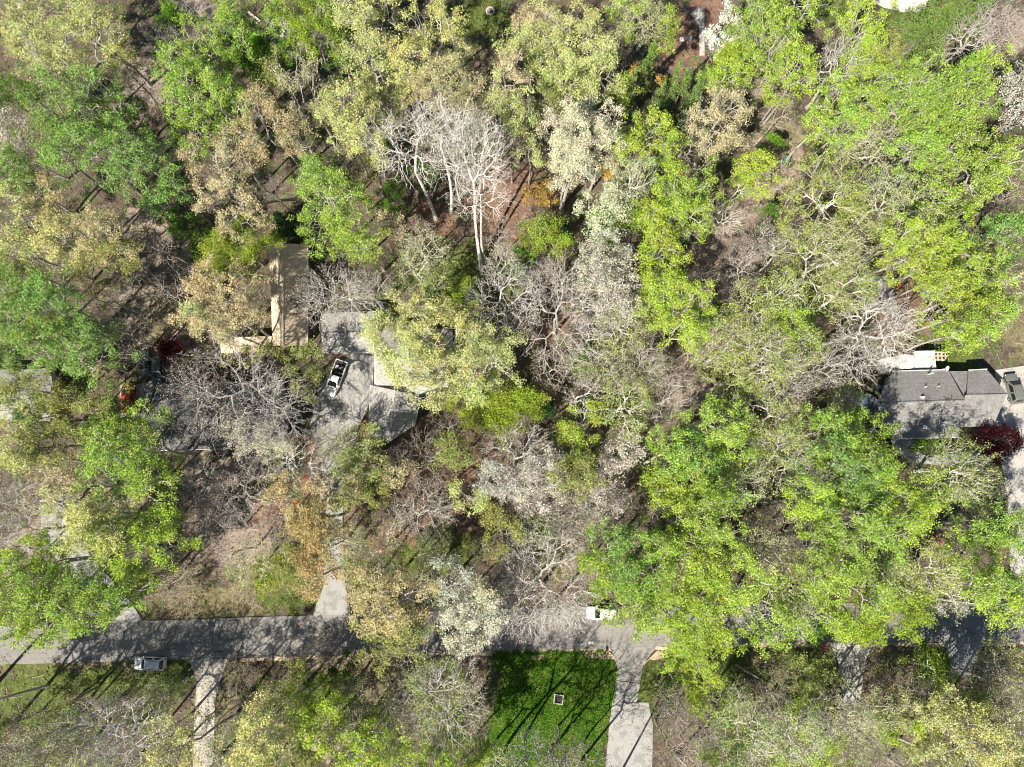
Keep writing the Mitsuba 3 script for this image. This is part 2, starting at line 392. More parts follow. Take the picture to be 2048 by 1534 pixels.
def skeleton(rng, start, d0, pts, r_tip, frac, expo, crook=0.06, bent=True):
    """Limbs from a starting place to every tip: sets of tips are split in two again and again."""
    P0, P1, R0, R1, C0, C1, CR = [], [], [], [], [], [], []
    n0 = len(pts)
    stack = [(np.asarray(start, float), np.arange(n0), r_tip * n0 ** expo)]
    while stack:
        pos, idx, rp = stack.pop()
        n = len(idx)
        q = pts[idx]
        if n == 1:
            e = q[0]
            L = np.linalg.norm(e - pos)
            m = pos + (e - pos) * 0.55 + rng.normal(0, crook * L, 3)
            if bent:
                P0.append(pos); P1.append(m); R0.append(min(rp, r_tip * 1.5)); R1.append(r_tip)
                C0.append(m); C1.append(e); CR.append(r_tip)
            else:
                C0.append(pos); C1.append(e); CR.append(min(rp, r_tip * 1.4))
            continue
        c = q.mean(0)
        dv = c - pos
        L = np.linalg.norm(dv)
        r = r_tip * n ** expo
        new = pos + dv * (frac if n > 3 else 0.5) + rng.normal(0, crook * L, 3)
        P0.append(pos); P1.append(new); R0.append(min(rp, r * 1.25)); R1.append(r)
        w = q - new
        w = w / np.maximum(np.linalg.norm(w, axis=1, keepdims=True), 1e-6)
        w = w - w.mean(0)
        _, _, vt = np.linalg.svd(w, full_matrices=False)
        s = w @ (vt[0] + 0.35 * rng.normal(size=3))
        order = np.argsort(s)
        k = int(np.clip(round(n * rng.uniform(0.33, 0.67)), 1, n - 1))
        stack.append((new, idx[order[:k]], r)); stack.append((new, idx[order[k:]], r))
    return np.array(P0), np.array(P1), np.array(R0), np.array(R1), np.array(C0), np.array(C1), np.array(CR)


def unit(rng, n):
    v = rng.normal(size=(n, 3))
    return v / np.linalg.norm(v, axis=1, keepdims=True)


def lobed(rng, n, rx, ry, rv, inner=0.5, low=-0.35, lobes=7, amp=0.28, vase=0.0):
    """n places spread through an uneven, lobed crown about the origin."""
    u = unit(rng, n * 3)
    u = u[u[:, 2] > low][:n]
    ld = unit(rng, lobes)
    g = np.max(u @ ld.T, axis=1)
    R = (1 - amp) + amp * 1.5 * np.clip((g - 0.55) / 0.45, 0, 1)
    rr = rng.uniform(inner ** 3, 1, len(u)) ** (1 / 3) * R
    p = u * rr[:, None] * [rx, ry, rv]
    if vase:
        p[:, :2] *= (1 + vase * (p[:, 2:] / rv))
    return p


def triangles(rng, centres, size, up=0.6, shape=(1.0, 0.75)):
    """Leaf-sized faces at the centres, turned at random and mostly towards the sky."""
    n = len(centres)
    nr = unit(rng, n) + [0, 0, up]
    nr /= np.linalg.norm(nr, axis=1, keepdims=True)
    a = np.cross(nr, unit(rng, n))
    a /= np.linalg.norm(a, axis=1, keepdims=True)
    b = np.cross(nr, a)
    s = size * rng.uniform(0.45, 1.55, n)[:, None]
    v = np.stack([centres + a * s * 0.6 * shape[0], centres - a * s * 0.4 + b * s * 0.5 * shape[1], centres - a * s * 0.4 - b * s * 0.5 * shape[1]], 1)
    return v.reshape(-1, 3), np.arange(3 * n).reshape(-1, 3)


# kind: name, look words, category, group, colours (several leaf tints, the palest painting in sunlit highlights), leaf size, cover, clump spread, height, bark, vertical half height share, tips per m2 ...
K = {
    'G': dict(n='leafy_tree', look='bright green leafy tree', col=[(0.26, 0.42, 0.050), (0.34, 0.49, 0.090), (0.18, 0.31, 0.030), (0.44, 0.55, 0.200)], size=0.18, cover=1.1, h=23, bark=(0.44, 0.42, 0.40)),
    'H': dict(n='leafy_tree', look='cool green leafy tree', col=[(0.18, 0.33, 0.055), (0.25, 0.40, 0.100), (0.12, 0.24, 0.040), (0.33, 0.46, 0.180)], size=0.18, cover=1.1, h=23, bark=(0.40, 0.38, 0.36)),
    'w': dict(n='bare_tree', look='bare white limbed tree', col=[(0.46, 0.43, 0.38), (0.54, 0.51, 0.46)], size=0.13, cover=0.05, h=22, bark=(0.62, 0.60, 0.58)),
    'g': dict(n='leafy_tree', look='deep green leafy tree', col=[(0.08, 0.17, 0.030), (0.12, 0.23, 0.040), (0.09, 0.18, 0.030)], size=0.18, cover=1.1, h=19, bark=(0.22, 0.20, 0.17)),
    'L': dict(n='leafy_tree', look='lime green leafy tree', col=[(0.32, 0.46, 0.045), (0.39, 0.52, 0.075), (0.23, 0.36, 0.035), (0.45, 0.55, 0.150)], size=0.18, cover=1.1, h=21, bark=(0.44, 0.42, 0.40)),
    'F': dict(n='leafy_tree', look='fine leaved yellow green tree', col=[(0.26, 0.37, 0.040), (0.34, 0.43, 0.060), (0.20, 0.30, 0.035)], size=0.17, cover=2.0, h=17, bark=(0.28, 0.26, 0.24)),
    'Y': dict(n='budding_tree', look='pale yellow budding tree', col=[(0.47, 0.51, 0.180), (0.54, 0.58, 0.250), (0.36, 0.41, 0.130), (0.60, 0.62, 0.340)], size=0.18, cover=0.95, h=24, bark=(0.44, 0.42, 0.40)),
    'T': dict(n='budding_tree', look='tan gold budding tree', col=[(0.50, 0.44, 0.260), (0.55, 0.50, 0.320), (0.42, 0.40, 0.210)], size=0.18, cover=0.95, h=23, bark=(0.44, 0.42, 0.40)),
    'o': dict(n='budding_tree', look='olive budding tree', col=[(0.29, 0.34, 0.110), (0.37, 0.40, 0.150), (0.22, 0.26, 0.075)], size=0.18, cover=0.95, h=20, bark=(0.28, 0.25, 0.22)),
    'A': dict(n='budding_tree', look='orange gold budding tree', col=[(0.50, 0.38, 0.190), (0.54, 0.44, 0.250), (0.44, 0.32, 0.140), (0.42, 0.40, 0.180)], size=0.18, cover=1.0, h=22, bark=(0.28, 0.25, 0.22)),
    'W': dict(n='blossom_tree', look='cream white blossoming tree', col=[(0.60, 0.60, 0.460), (0.66, 0.66, 0.540), (0.48, 0.51, 0.340)], size=0.18, cover=1.1, h=20, bark=(0.42, 0.39, 0.36)),
    'V': dict(n='blossom_tree', look='grey white budding tree', col=[(0.54, 0.53, 0.460), (0.60, 0.59, 0.540), (0.44, 0.44, 0.340)], size=0.18, cover=1.3, h=19, bark=(0.44, 0.41, 0.38)),
    'K': dict(n='blossom_tree', look='pinkish white blossoming tree', col=[(0.56, 0.50, 0.470), (0.62, 0.57, 0.540), (0.48, 0.42, 0.380)], size=0.19, cover=1.0, h=13, bark=(0.36, 0.32, 0.30)),
    'S': dict(n='sparse_tree', look='sparse tree with young leaves', col=[(0.34, 0.43, 0.100), (0.42, 0.50, 0.170), (0.26, 0.34, 0.070)], size=0.17, cover=0.5, h=20, bark=(0.60, 0.57, 0.54)),
    's': dict(n='sparse_tree', look='sparse grey green tree', col=[(0.38, 0.43, 0.210), (0.45, 0.49, 0.280), (0.29, 0.34, 0.140)], size=0.16, cover=0.38, h=19, bark=(0.60, 0.57, 0.54)),
    'B': dict(n='bare_tree', look='bare grey tree', col=[(0.46, 0.43, 0.38), (0.54, 0.51, 0.46)], size=0.13, cover=0.05, h=20, bark=(0.47, 0.45, 0.43)),
    'b': dict(n='bare_tree', look='bare brownish tree', col=[(0.30, 0.26, 0.210), (0.27, 0.22, 0.180)], size=0.13, cover=0.12, h=17, bark=(0.42, 0.38, 0.35)),
    'D': dict(n='evergreen_or_shade_tree', look='dark evergreen tree', col=[(0.03, 0.075, 0.03), (0.05, 0.11, 0.045), (0.035, 0.09, 0.03)], size=0.24, cover=3.2, h=12, bark=(0.18, 0.15, 0.13)),  # real evergreens, and dark crowns added in place of shadow
    'P': dict(n='pine_tree', look='feathery light green pine tree', col=[(0.16, 0.27, 0.070), (0.22, 0.33, 0.090), (0.12, 0.23, 0.050)], size=0.30, cover=3.0, h=15, bark=(0.25, 0.2, 0.16)),
    'R': dict(n='red_leaf_tree', look='dark red leaved ornamental tree', col=[(0.04, 0.01, 0.014), (0.07, 0.01, 0.020), (0.03, 0.01, 0.011)], size=0.20, cover=3.0, h=5, bark=(0.16, 0.13, 0.12)),
    'O': dict(n='orange_shrub', look='orange leaved shrub', col=[(0.50, 0.30, 0.060), (0.52, 0.36, 0.100), (0.34, 0.32, 0.080)], size=0.20, cover=1.0, h=5, bark=(0.25, 0.2, 0.16)),
    'U': dict(n='green_shrub', look='low bright green shrub', col=[(0.13, 0.28, 0.03), (0.18, 0.34, 0.04), (0.09, 0.21, 0.025)], size=0.24, cover=2.4, h=4, bark=(0.25, 0.2, 0.16)),
    'X': dict(n='pink_shrub', look='pink flowering shrub', col=[(0.62, 0.16, 0.24), (0.66, 0.26, 0.32), (0.3, 0.34, 0.1)], size=0.20, cover=1.8, h=2.5, bark=(0.25, 0.2, 0.16)),
    'Q': dict(n='red_shrub', look='bright red leaved shrub', col=[(0.55, 0.06, 0.03), (0.62, 0.10, 0.05), (0.4, 0.05, 0.03)], size=0.20, cover=1.8, h=9, bark=(0.25, 0.2, 0.16)),
    'C': dict(n='blossom_shrub', look='white blossoming shrub', col=[(0.80, 0.80, 0.80), (0.84, 0.84, 0.86), (0.5, 0.6, 0.35)], size=0.24, cover=1.7, h=8, bark=(0.3, 0.27, 0.24)),
    'N': dict(n='bare_shrub', look='grey brown twiggy thicket', col=[(0.34, 0.28, 0.2), (0.36, 0.34, 0.16)], size=0.14, cover=0.25, h=5, bark=(0.50, 0.46, 0.43)),
}
SHRUBS = 'OUXQCN'
N_TRI = [0]


def clear_of(xy):
    """No trunk stands in a house or on the paving: the nearest free ground."""
    for _ in range(4):
        q = Point(*xy)
        if not KEEP.contains(q):
            break
        n = KEEP.boundary.interpolate(KEEP.boundary.project(q))
        d = np.array([n.x - q.x, n.y - q.y])
        xy = np.array(xy) + d * (1 + 0.15 / max(np.linalg.norm(d), 1e-3))
    return xy



def add_tree(i, kind, u, v, rpx, h, base=None):
    k = K[kind]
    rng = np.random.default_rng(1000 + i * 7 + ord(kind))
    shrub = kind in SHRUBS
    h = h or k['h'] * rng.uniform(0.88, 1.12)
    zc = h * (0.55 if shrub else 0.66)
    c = G(u, v, zc)
    r = metres(rpx, v, zc)
    if base is None:
        lean = rng.normal(0, 0.03 * h, 2)
        b = np.array([c[0] + lean[0], c[1] + lean[1], -0.25])
    else:
        b = G(*base)
        b[2] = -0.25
    if not shrub:
        b[:2] = clear_of(b[:2])
    r = max(r, 0.6)
    area = math.pi * r * r
    rx, ry = r * rng.uniform(0.88, 1.18), r * rng.uniform(0.88, 1.18)
    rv = min(h - zc, max(0.55 * r, 0.30 * h)) if not shrub else 0.45 * h
    spread = 'BbSsNVKw'
    key = numbered(k['n'])
    tint = rng.uniform(0.9, 1.1) * np.array([rng.uniform(0.93, 1.07), 1.0, rng.uniform(0.9, 1.1)])
    leaves = []
    if kind in 'BbNw':
        nt = int(np.clip(area * (3.6 if kind != 'N' else 5), 50, 420))
        tips = lobed(rng, nt, rx, ry, rv, inner=0.35, low=-0.5, lobes=9, amp=0.3, vase=0.12) + c
    elif kind in spread:
        nt = int(np.clip(area * 2.6, 50, 300))
        tips = lobed(rng, nt, rx, ry, rv, inner=0.4, low=-0.4, lobes=9, amp=0.3, vase=0.10) + c
    elif kind == 'P':
        nt = int(np.clip(area * 3, 60, 200))
        w = rng.uniform(0, 1, nt) ** 0.7
        ang = rng.uniform(0, 2 * np.pi, nt)
        rad = r * 1.05 * w * rng.uniform(0.6, 1, nt)
        tips = np.c_[c[0] + rad * np.cos(ang), c[1] + rad * np.sin(ang), h - (h * 0.75) * w - 0.4 * w * w]
    elif kind == 'D':
        nt = int(np.clip(area * 3.5, 60, 260))
        w = rng.uniform(0, 1, nt) ** 0.6
        ang = rng.uniform(0, 2 * np.pi, nt)
        rad = r * w * rng.uniform(0.75, 1.05, nt)
        tips = np.c_[c[0] + rad * np.cos(ang), c[1] + rad * np.sin(ang), h - (h * 0.8) * w]
    else:
        big = kind in 'YTWoA'                               # these hold their leaf in separate rounded tufts
        ncl = int(np.clip(area * (3.2 if kind == 'R' else 0.5 if big else 0.75), 9, 130))
        cl = lobed(rng, ncl, rx, ry, rv, inner=0.42, low=-0.5, lobes=int(rng.integers(4, 10)), amp=rng.uniform(0.26, 0.44)) + c
        m = 5 if big else 3
        cs = (rng.uniform(0.40, 0.72, ncl) if big else rng.uniform(0.30, 0.75, ncl)) * min(1.0, 0.25 + r / 5)
        tips = np.repeat(cl, m, 0) + rng.normal(size=(ncl * m, 3)) * np.repeat(cs, m)[:, None] * [0.8, 0.8, 0.5]
    tips[:, 2] = np.clip(tips[:, 2], 0.25, None)
    # trunk: a bent, tapering stem from the ground to where the crown divides
    low = tips[:, 2].min()
    top = np.array([b[0] + (c[0] - b[0]) * 0.75, b[1] + (c[1] - b[1]) * 0.75, max(0.6 if shrub else 0.28 * h, min(low + 0.1 * h, 0.45 * h))])
    if base is not None:
        top = b + (c - b) * 0.72
        top[2] = max(top[2], 0.3 * h)
    r_tip = {'B': 0.020, 'b': 0.018, 'w': 0.022, 'S': 0.021, 's': 0.020, 'N': 0.011, 'V': 0.016, 'K': 0.014}.get(kind, 0.022)
    expo = {'B': 0.35, 'b': 0.34, 'w': 0.36, 'N': 0.30, 'S': 0.40, 's': 0.39}.get(kind, 0.39)
    P0, P1, R0, R1, C0, C1, CR = skeleton(rng, top, None, tips, r_tip, 0.30 if kind in 'BSsVw' else 0.36, expo, bent=kind in 'BbwNSs')
    r_top, r_base = R0[0], R0[0] * (1.5 if not shrub else 1.1) + (0.03 if not shrub else 0)
    ns = 5
    tt = np.linspace(0, 1, ns + 1)
    bend = rng.normal(0, 0.012 * h, 2)
    stem = b + (top - b) * tt[:, None] + np.c_[np.outer(np.sin(tt * np.pi), bend), np.zeros(ns + 1)]
    sr = r_base + (r_top - r_base) * tt ** 0.8
    sr[0] *= 1.25
    tv, tf = prisms(stem[:-1], stem[1:], sr[:-1], sr[1:], 7)
    thick = R0 > 0.05
    meshes = [(tv, tf), cones(C0, C1, CR)]
    if thick.any():
        meshes.append(prisms(P0[thick], P1[thick], R0[thick], R1[thick], 5))
    if (~thick).any():
        meshes.append(prisms(P0[~thick], P1[~thick], R0[~thick], R1[~thick], 3))
    if kind in 'BbSsNVwA':                                    # fine twigs off the tips
        m = {'B': 3, 'b': 3, 'w': 3, 'N': 3}.get(kind, 2)
        src = np.repeat(np.arange(len(tips)), m)
        out = tips - (top * [1, 1, 0.6] + c * [0, 0, 0.4])
        out /= np.linalg.norm(out, axis=1, keepdims=True)
        dirs = out[src] + 0.65 * unit(rng, len(src))
        dirs /= np.linalg.norm(dirs, axis=1, keepdims=True)
        L = rng.uniform(0.35, 1.0, len(src)) * min(1.0, r / 3.5)
        st = tips[src] - out[src] * (rng.uniform(0, 0.6, len(src)) * L)[:, None]
        meshes.append(cones(st, st + dirs * L[:, None], np.full(len(src), 0.014)))
    off, vs, fs = 0, [], []
    for (mv, mf) in meshes:
        vs.append(mv); fs.append(mf + off); off += len(mv)
    wv, wf = np.vstack(vs), np.vstack(fs)
    bark = np.array(k['bark']) * 0.8 * rng.uniform(0.85, 1.15)
    wc = bark * np.clip(1 + 0.16 * rng.normal(size=(len(wv), 1)), 0.6, 1.5)
    if shrub:
        part(key, 'stem', (wv, wf), 'm_bark', color=wc)
    else:
        nt_v, nt_f = len(tv), len(tf)
        part(key, 'trunk', (tv, tf), 'm_bark', color=wc[:nt_v])
        part(key, 'branches', (wv[nt_v:], wf[nt_f:] - nt_v), 'm_bark', color=wc[nt_v:])
    N_TRI[0] += len(wf)
    # leaves, buds or blossom in tufts round the tips
    size = k['size']
    nl = int(k['cover'] * area / (0.30 * size * size))
    nl = min(nl, 14000)
    if nl > 0:
        src = rng.integers(0, len(tips), nl)
        sg = {'F': 0.42, 'V': 0.33, 'K': 0.33, 'S': 0.32, 's': 0.32, 'R': 0.3, 'O': 0.3, 'X': 0.25}.get(kind, 0.31)
        sg *= min(1.0, 0.4 + r / 4)
        ctr = tips[src] + rng.normal(size=(nl, 3)) * sg * [1, 1, 0.7]
        if kind in 'PD':                                     # needles hang along the boughs
            ax = np.c_[c[0], c[1], 0]
            f = rng.uniform(0.15, 1.08, nl)
            hub = np.c_[np.full(nl, c[0]), np.full(nl, c[1]), tips[src][:, 2] + 0.8]
            ctr = hub + (tips[src] - hub) * f[:, None] + rng.normal(size=(nl, 3)) * 0.14
        ctr[:, 2] = np.clip(ctr[:, 2], 0.12, None)
        lv, lf = triangles(rng, ctr, size, 1.0, (1.0, 0.75) if kind not in 'PD' else (1.3, 0.35))
        cols = np.array(k['col'])[rng.integers(0, len(k['col']), nl)] * tint
        tuft = (rng.uniform(0.84, 1.16, (len(tips), 1)) * rng.uniform(0.93, 1.07, (len(tips), 3)))[src]
        cols = np.clip(cols * tuft * rng.uniform(0.85, 1.15, (nl, 1)), 0, 0.88)
        pk = part(key, {'W': 'blossom', 'K': 'blossom', 'C': 'blossom', 'X': 'blossom', 'V': 'buds', 'B': 'buds', 'b': 'buds', 'N': 'buds'}.get(kind, 'crown'), (lv, lf), 'm_leaf', color=np.repeat(cols, 3, 0))
        if pk.split('__')[1].startswith('buds'):
            labels[pk] = {'kind': 'stuff'}
        N_TRI[0] += nl
    return key


# ------------------------------------------------------------------ buildings
FOOT = []


def house(name, label, planes, walls, wall_mat, wall_top, category='house'):
    """planes: (part name, [(px u, v, z)...], material); walls: px outline at eave height."""
    key = numbered(name)
    tag(key, label, category)
    w = GP(walls, wall_top)
    FOOT.append(w)
    part(key, 'wall', prism(w, -0.3, wall_top - 0.12), wall_mat)
    for (nm, pts, m) in planes:
        part(key, nm, slab3([G(u, v, z) for u, v, z in pts]), m)
    return key


def ridge_cap(key, a, b, m='m_shingle_slate'):
    part(key, 'ridge_cap', cyl(G(*a), G(*b), 0.09, 8), m)


def gutter(key, a, b):
    A, B = G(*a), G(*b)
    part(key, 'gutter', cyl(A, B, 0.08, 8), 'm_trim')


# the grey house at the right edge of the photo
e, rz = 2.9, 5.1
hr = house('house', 'grey shingled house with white satellite dish beside the right edge', [
    ('roof_slope', [(1785, 743, e), (1897, 740, e), (1929, 799, rz), (1753, 805, rz)], 'm_shingle_grey'),
    ('roof_slope', [(1753, 806, rz), (1929, 800, rz), (1917, 873, e), (1784, 877, e)], 'm_shingle_grey'),
    ('garage_roof_slope', [(1937, 741, e), (1974, 739, e), (2014, 787, rz - .5), (1934, 789, rz - .5)], 'm_shingle_grey'),
    ('garage_roof_slope', [(1931, 790, rz - .5), (2014, 788, rz - .5), (1986, 853, e - .1), (1917, 854, e - .1)], 'm_shingle_grey'),
    ('link_roof', [(1899, 742, e - .3), (1938, 742, e - .3), (1935, 792, 3.9), (1926, 795, 3.9)], 'm_shingle_grey')],
    [(1790, 750), (1968, 747), (1992, 790), (1978, 846), (1912, 850), (1908, 866), (1792, 868), (1775, 806)], 'm_siding', e - 0.05)
gutter(hr, (1785, 742, e), (1897, 739, e)); gutter(hr, (1784, 878, e), (1917, 874, e)); gutter(hr, (1937, 740, e), (1974, 738, e))
ridge_cap(hr, (1753, 805.5, rz + .02), (1929, 799.5, rz + .02)); ridge_cap(hr, (1933, 789.5, rz - .47), (2014, 787.5, rz - .47))
for (u, v) in ((1862, 747), (1849, 774), (1875, 773)):
    p = G(u, v, 4.0)
    part(hr, 'vent_pipe', cyl([p[0], p[1], 3.0], [p[0], p[1], 4.55], 0.10, 10), 'm_trim')
p = G(1844, 795, 4.9)
part(hr, 'roof_vent', box(p[0], p[1], 5.0, 0.4, 0.35, 0.5), 'm_white_metal')
p = G(1807, 889, 2.5)
part(hr, 'porch_roof', slab3([G(1784, 879, 2.6), G(1830, 878, 2.6), G(1829, 893, 2.35), (*G(1785, 894, 2.35)[:2], 2.35)], 0.12), 'm_shingle_grey')
for (u, v) in ((1786, 896), (1828, 895)):
    p = G(u, v)
    part(hr, 'porch_post', box(p[0], p[1], 1.15, 0.14, 0.14, 2.3), 'm_white_metal')

# dish
p = G(1893, 736, 4.3)
dk = numbered('satellite_dish'); tag(dk, 'white satellite dish on the roof edge of the right-hand grey house', 'satellite dish')
dish = trimesh.creation.icosphere(3, 1.0)
dish = dish.slice_plane([0, 0, -0.72], [0, 0, -1])
dish.apply_translation([0, 0, 1]); dish.apply_scale([0.62, 0.62, 0.6])
d2 = dish.copy(); d2.invert(); d2.apply_translation([0, 0, 0.02])
dish = cat(dish, d2)
dish.apply_transform(trimesh.transformations.rotation_matrix(math.radians(38), [1, 0.8, 0]))
dish.apply_translation(p + [0, 0, -0.1])
part(dk, 'reflector', dish, 'm_white_metal', 30)
part(dk, 'mast', cyl([p[0], p[1], 2.8], [p[0], p[1], 4.25], 0.05, 8), 'm_grey_metal')
part(dk, 'arm', cyl([p[0], p[1], 4.15], [p[0] - 0.45, p[1] - 0.55, 4.75], 0.03, 6), 'm_grey_metal')

# central grey house
h2 = house('house', 'grey roofed house half hidden under the wide pale yellow oak at the centre', [
    ('roof_slope', [(644, 626, 4.4), (748, 622, 4.4), (750, 662, 5.3), (642, 665, 5.3)], 'm_shingle_pale'),
    ('roof_slope', [(642, 665.5, 5.3), (750, 662.5, 5.3), (748, 703, 4.4), (646, 706, 4.4)], 'm_shingle_pale'),
    ('main_roof_slope', [(756, 652, 3.3), (905, 660, 3.3), (905, 716, 5.2), (752, 712, 5.2)], 'm_shingle_pale'),
    ('main_roof_slope', [(752, 713, 5.2), (905, 717, 5.2), (895, 775, 3.3), (752, 770, 3.3)], 'm_shingle_pale'),
    ('wing_roof_slope', [(741, 770, 2.9), (791, 781, 4.2), (781, 882, 4.2), (737, 878, 2.9)], 'm_shingle_pale'),
    ('wing_roof_slope', [(791.5, 781, 4.2), (842, 796, 2.9), (829, 850, 2.9), (781.5, 882, 4.2)], 'm_shingle_pale')],
    [(652, 632), (744, 629), (744, 660), (890, 668), (884, 768), (834, 790), (822, 846), (782, 870), (744, 868), (748, 772), (748, 700), (652, 699)], 'm_siding', 2.85)
part(h2, 'upper_wall', prism(GP([(652, 632), (743, 629), (743, 697), (652, 699)], 4.3), 2.75, 4.28), 'm_siding')
for pts in ([(752, 655), (890, 662), (890, 768), (752, 765)],):
    part(h2, 'upper_wall', prism(GP(pts, 3.2), 2.75, 3.15), 'm_siding')
gutter(h2, (748, 622, 4.4), (748, 704, 4.4)); gutter(h2, (741, 770, 2.9), (737, 878, 2.9)); gutter(h2, (842, 796, 2.9), (829, 850, 2.9))
ridge_cap(h2, (642, 665.2, 5.33), (750, 662.2, 5.33)); ridge_cap(h2, (752, 712.5, 5.23), (905, 716.5, 5.23))
p = G(862, 700, 5.5); part(h2, 'chimney', box(p[0], p[1], 4.6, 0.8, 0.7, 2.8), 'm_brick')

# slate house left of it
h1 = house('house', 'dark slate roofed house beside the red car under the big bare tree', [
    ('roof_slope', [(318, 771, 2.9), (566, 762, 2.9), (580, 828, 4.9), (292, 833, 4.9)], 'm_shingle_slate'),
    ('roof_slope', [(292, 834, 4.9), (580, 829, 4.9), (570, 893, 2.8), (322, 900, 2.8)], 'm_shingle_slate')],
    [(326, 779), (558, 771), (566, 828), (560, 884), (330, 890), (310, 833)], 'm_siding_brown', 2.8)
gutter(h1, (318, 770, 2.9), (566, 761, 2.9)); gutter(h1, (322, 901, 2.8), (570, 894, 2.8))
ridge_cap(h1, (292, 833.5, 4.93), (580, 828.5, 4.93))
gutter(h1, (318, 771, 2.92), (292, 833, 4.92))
p = G(470, 820, 5.5); part(h1, 'chimney', box(p[0], p[1], 4.3, 0.8, 0.7, 2.6), 'm_brick')

# tan roofed house up-left
h3 = house('house', 'long tan roofed house with a roof window, below the fine leaved yellow green tree', [
    ('roof_slope', [(538, 487, 3.0), (567, 487, 5.3), (566, 690, 5.3), (545, 692, 3.0)], 'm_shingle_tan'),
    ('roof_slope', [(567.5, 487, 5.3), (616, 489, 3.0), (615, 692, 3.0), (566.5, 690, 5.3)], 'm_shingle_tan'),
    ('wing_roof', [(440, 676, 2.9), (543, 672, 3.3), (543, 702, 2.7), (442, 706, 2.5)], 'm_shingle_tan')],
    [(548, 494), (608, 496), (607, 684), (550, 685)], 'm_siding_brown', 2.95)
part(h3, 'wing_wall', prism(GP([(446, 682), (540, 679), (540, 696), (448, 700)], 2.5), -0.3, 2.45), 'm_siding_brown')
gutter(h3, (616, 489, 3.0), (615, 692, 3.0)); ridge_cap(h3, (567.2, 487, 5.33), (566.2, 690, 5.33), 'm_shingle_tan')
c0, c1 = G(572, 600, 4.75), G(594, 632, 4.0)
cx_, cy_ = (c0[0] + c1[0]) / 2, (c0[1] + c1[1]) / 2
fr = [box(cx_ - .8, cy_, 4.75, .12, 2.5, .5), box(cx_ + .8, cy_, 4.25, .12, 2.5, .5), box(cx_, cy_ + 1.25, 4.5, 1.7, .12, .7), box(cx_, cy_ - 1.25, 4.5, 1.7, .12, .7)]
part(h3, 'roof_window_frame', cat(*fr), 'm_wood_dark')
A, B = G(561, 622, 5.25), G(560, 684, 5.25)
part(h3, 'pipe', cyl(A, B, 0.10, 8), 'm_trim')

h0 = house('house', 'pale grey roofed house at the left edge half covered by dark green trees', [
    ('roof_slope', [(-90, 742, 2.9), (100, 737, 2.9), (108, 788, 4.7), (-90, 790, 4.7)], 'm_shingle_pale'),
    ('roof_slope', [(-90, 791, 4.7), (108, 789, 4.7), (100, 840, 2.9), (-90, 842, 2.9)], 'm_shingle_pale')],
    [(-84, 750), (92, 745), (98, 789), (92, 832), (-84, 834)], 'm_siding', 2.8)
ridge_cap(h0, (-90, 790.5, 4.73), (108, 788.5, 4.73)); gutter(h0, (-90, 843, 2.9), (100, 841, 2.9))

# small sheds
s = house('shed', 'small dark roofed shed above the slate house', [
    ('roof_slope', [(345, 748, 2.2), (402, 745, 2.2), (402, 768, 2.6), (345, 770, 2.6)], 'm_shingle_dark'), ('roof_slope', [(345, 733, 2.0), (402, 731, 2.0), (402, 744, 2.2), (345, 747, 2.2)], 'm_shingle_dark')],
    [(348, 736), (399, 734), (399, 765), (348, 767)], 'm_siding_brown', 2.0, 'shed')
s = numbered('shed'); tag(s, 'white metal shed with a corrugated roof behind the right-hand house', 'shed')
w = GP([(1830, 703), (1869, 702), (1871, 736), (1831, 738)], 2.3); FOOT.append(w)
part(s, 'wall', prism(w, -0.2, 2.2), 'm_white_metal')
cs = [G(1829, 702, 2.3), G(1870, 701, 2.3), G(1871, 719, 2.9), G(1829, 720, 2.9)]
part(s, 'roof_slope', slab3(cs, 0.06), 'm_white_metal')
for k in range(9):                                            # corrugated front slope, sheet by sheet; its grey paints in the house shadow
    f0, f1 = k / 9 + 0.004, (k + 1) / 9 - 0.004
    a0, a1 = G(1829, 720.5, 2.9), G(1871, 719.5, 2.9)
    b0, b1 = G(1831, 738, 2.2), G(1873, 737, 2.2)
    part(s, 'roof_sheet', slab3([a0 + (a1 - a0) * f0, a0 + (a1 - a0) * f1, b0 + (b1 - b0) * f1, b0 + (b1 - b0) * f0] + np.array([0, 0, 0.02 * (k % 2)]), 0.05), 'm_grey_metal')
s = house('shed', 'white gabled shed with a slope painted as shade left of the white metal shed', [
    ('roof_slope', [(1793, 712, 2.2), (1810, 708, 2.9), (1810, 737, 2.9), (1793, 740, 2.2)], 'm_grey_metal'), ('roof_slope', [(1810.4, 708, 2.9), (1828, 711, 2.2), (1828, 739, 2.2), (1810.4, 737, 2.9)], 'm_white_metal')],  # grey metal paints blue-grey shadow onto a white roof
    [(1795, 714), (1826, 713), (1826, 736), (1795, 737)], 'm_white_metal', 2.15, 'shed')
s = numbered('shed'); tag(s, 'low pale blue lean-to shed at the edge of the bare tree by the right-hand house', 'shed')
w = GP([(1768, 716), (1790, 714), (1790, 742), (1770, 744)], 1.9); FOOT.append(w)
part(s, 'wall', prism(w, -0.2, 1.8), 'm_white_metal')
part(s, 'roof_slope', slab3([G(1766, 715, 1.9), G(1791, 713, 2.1), G(1791, 743, 2.1), G(1768, 745, 1.9)], 0.06), 'm_grey_metal')

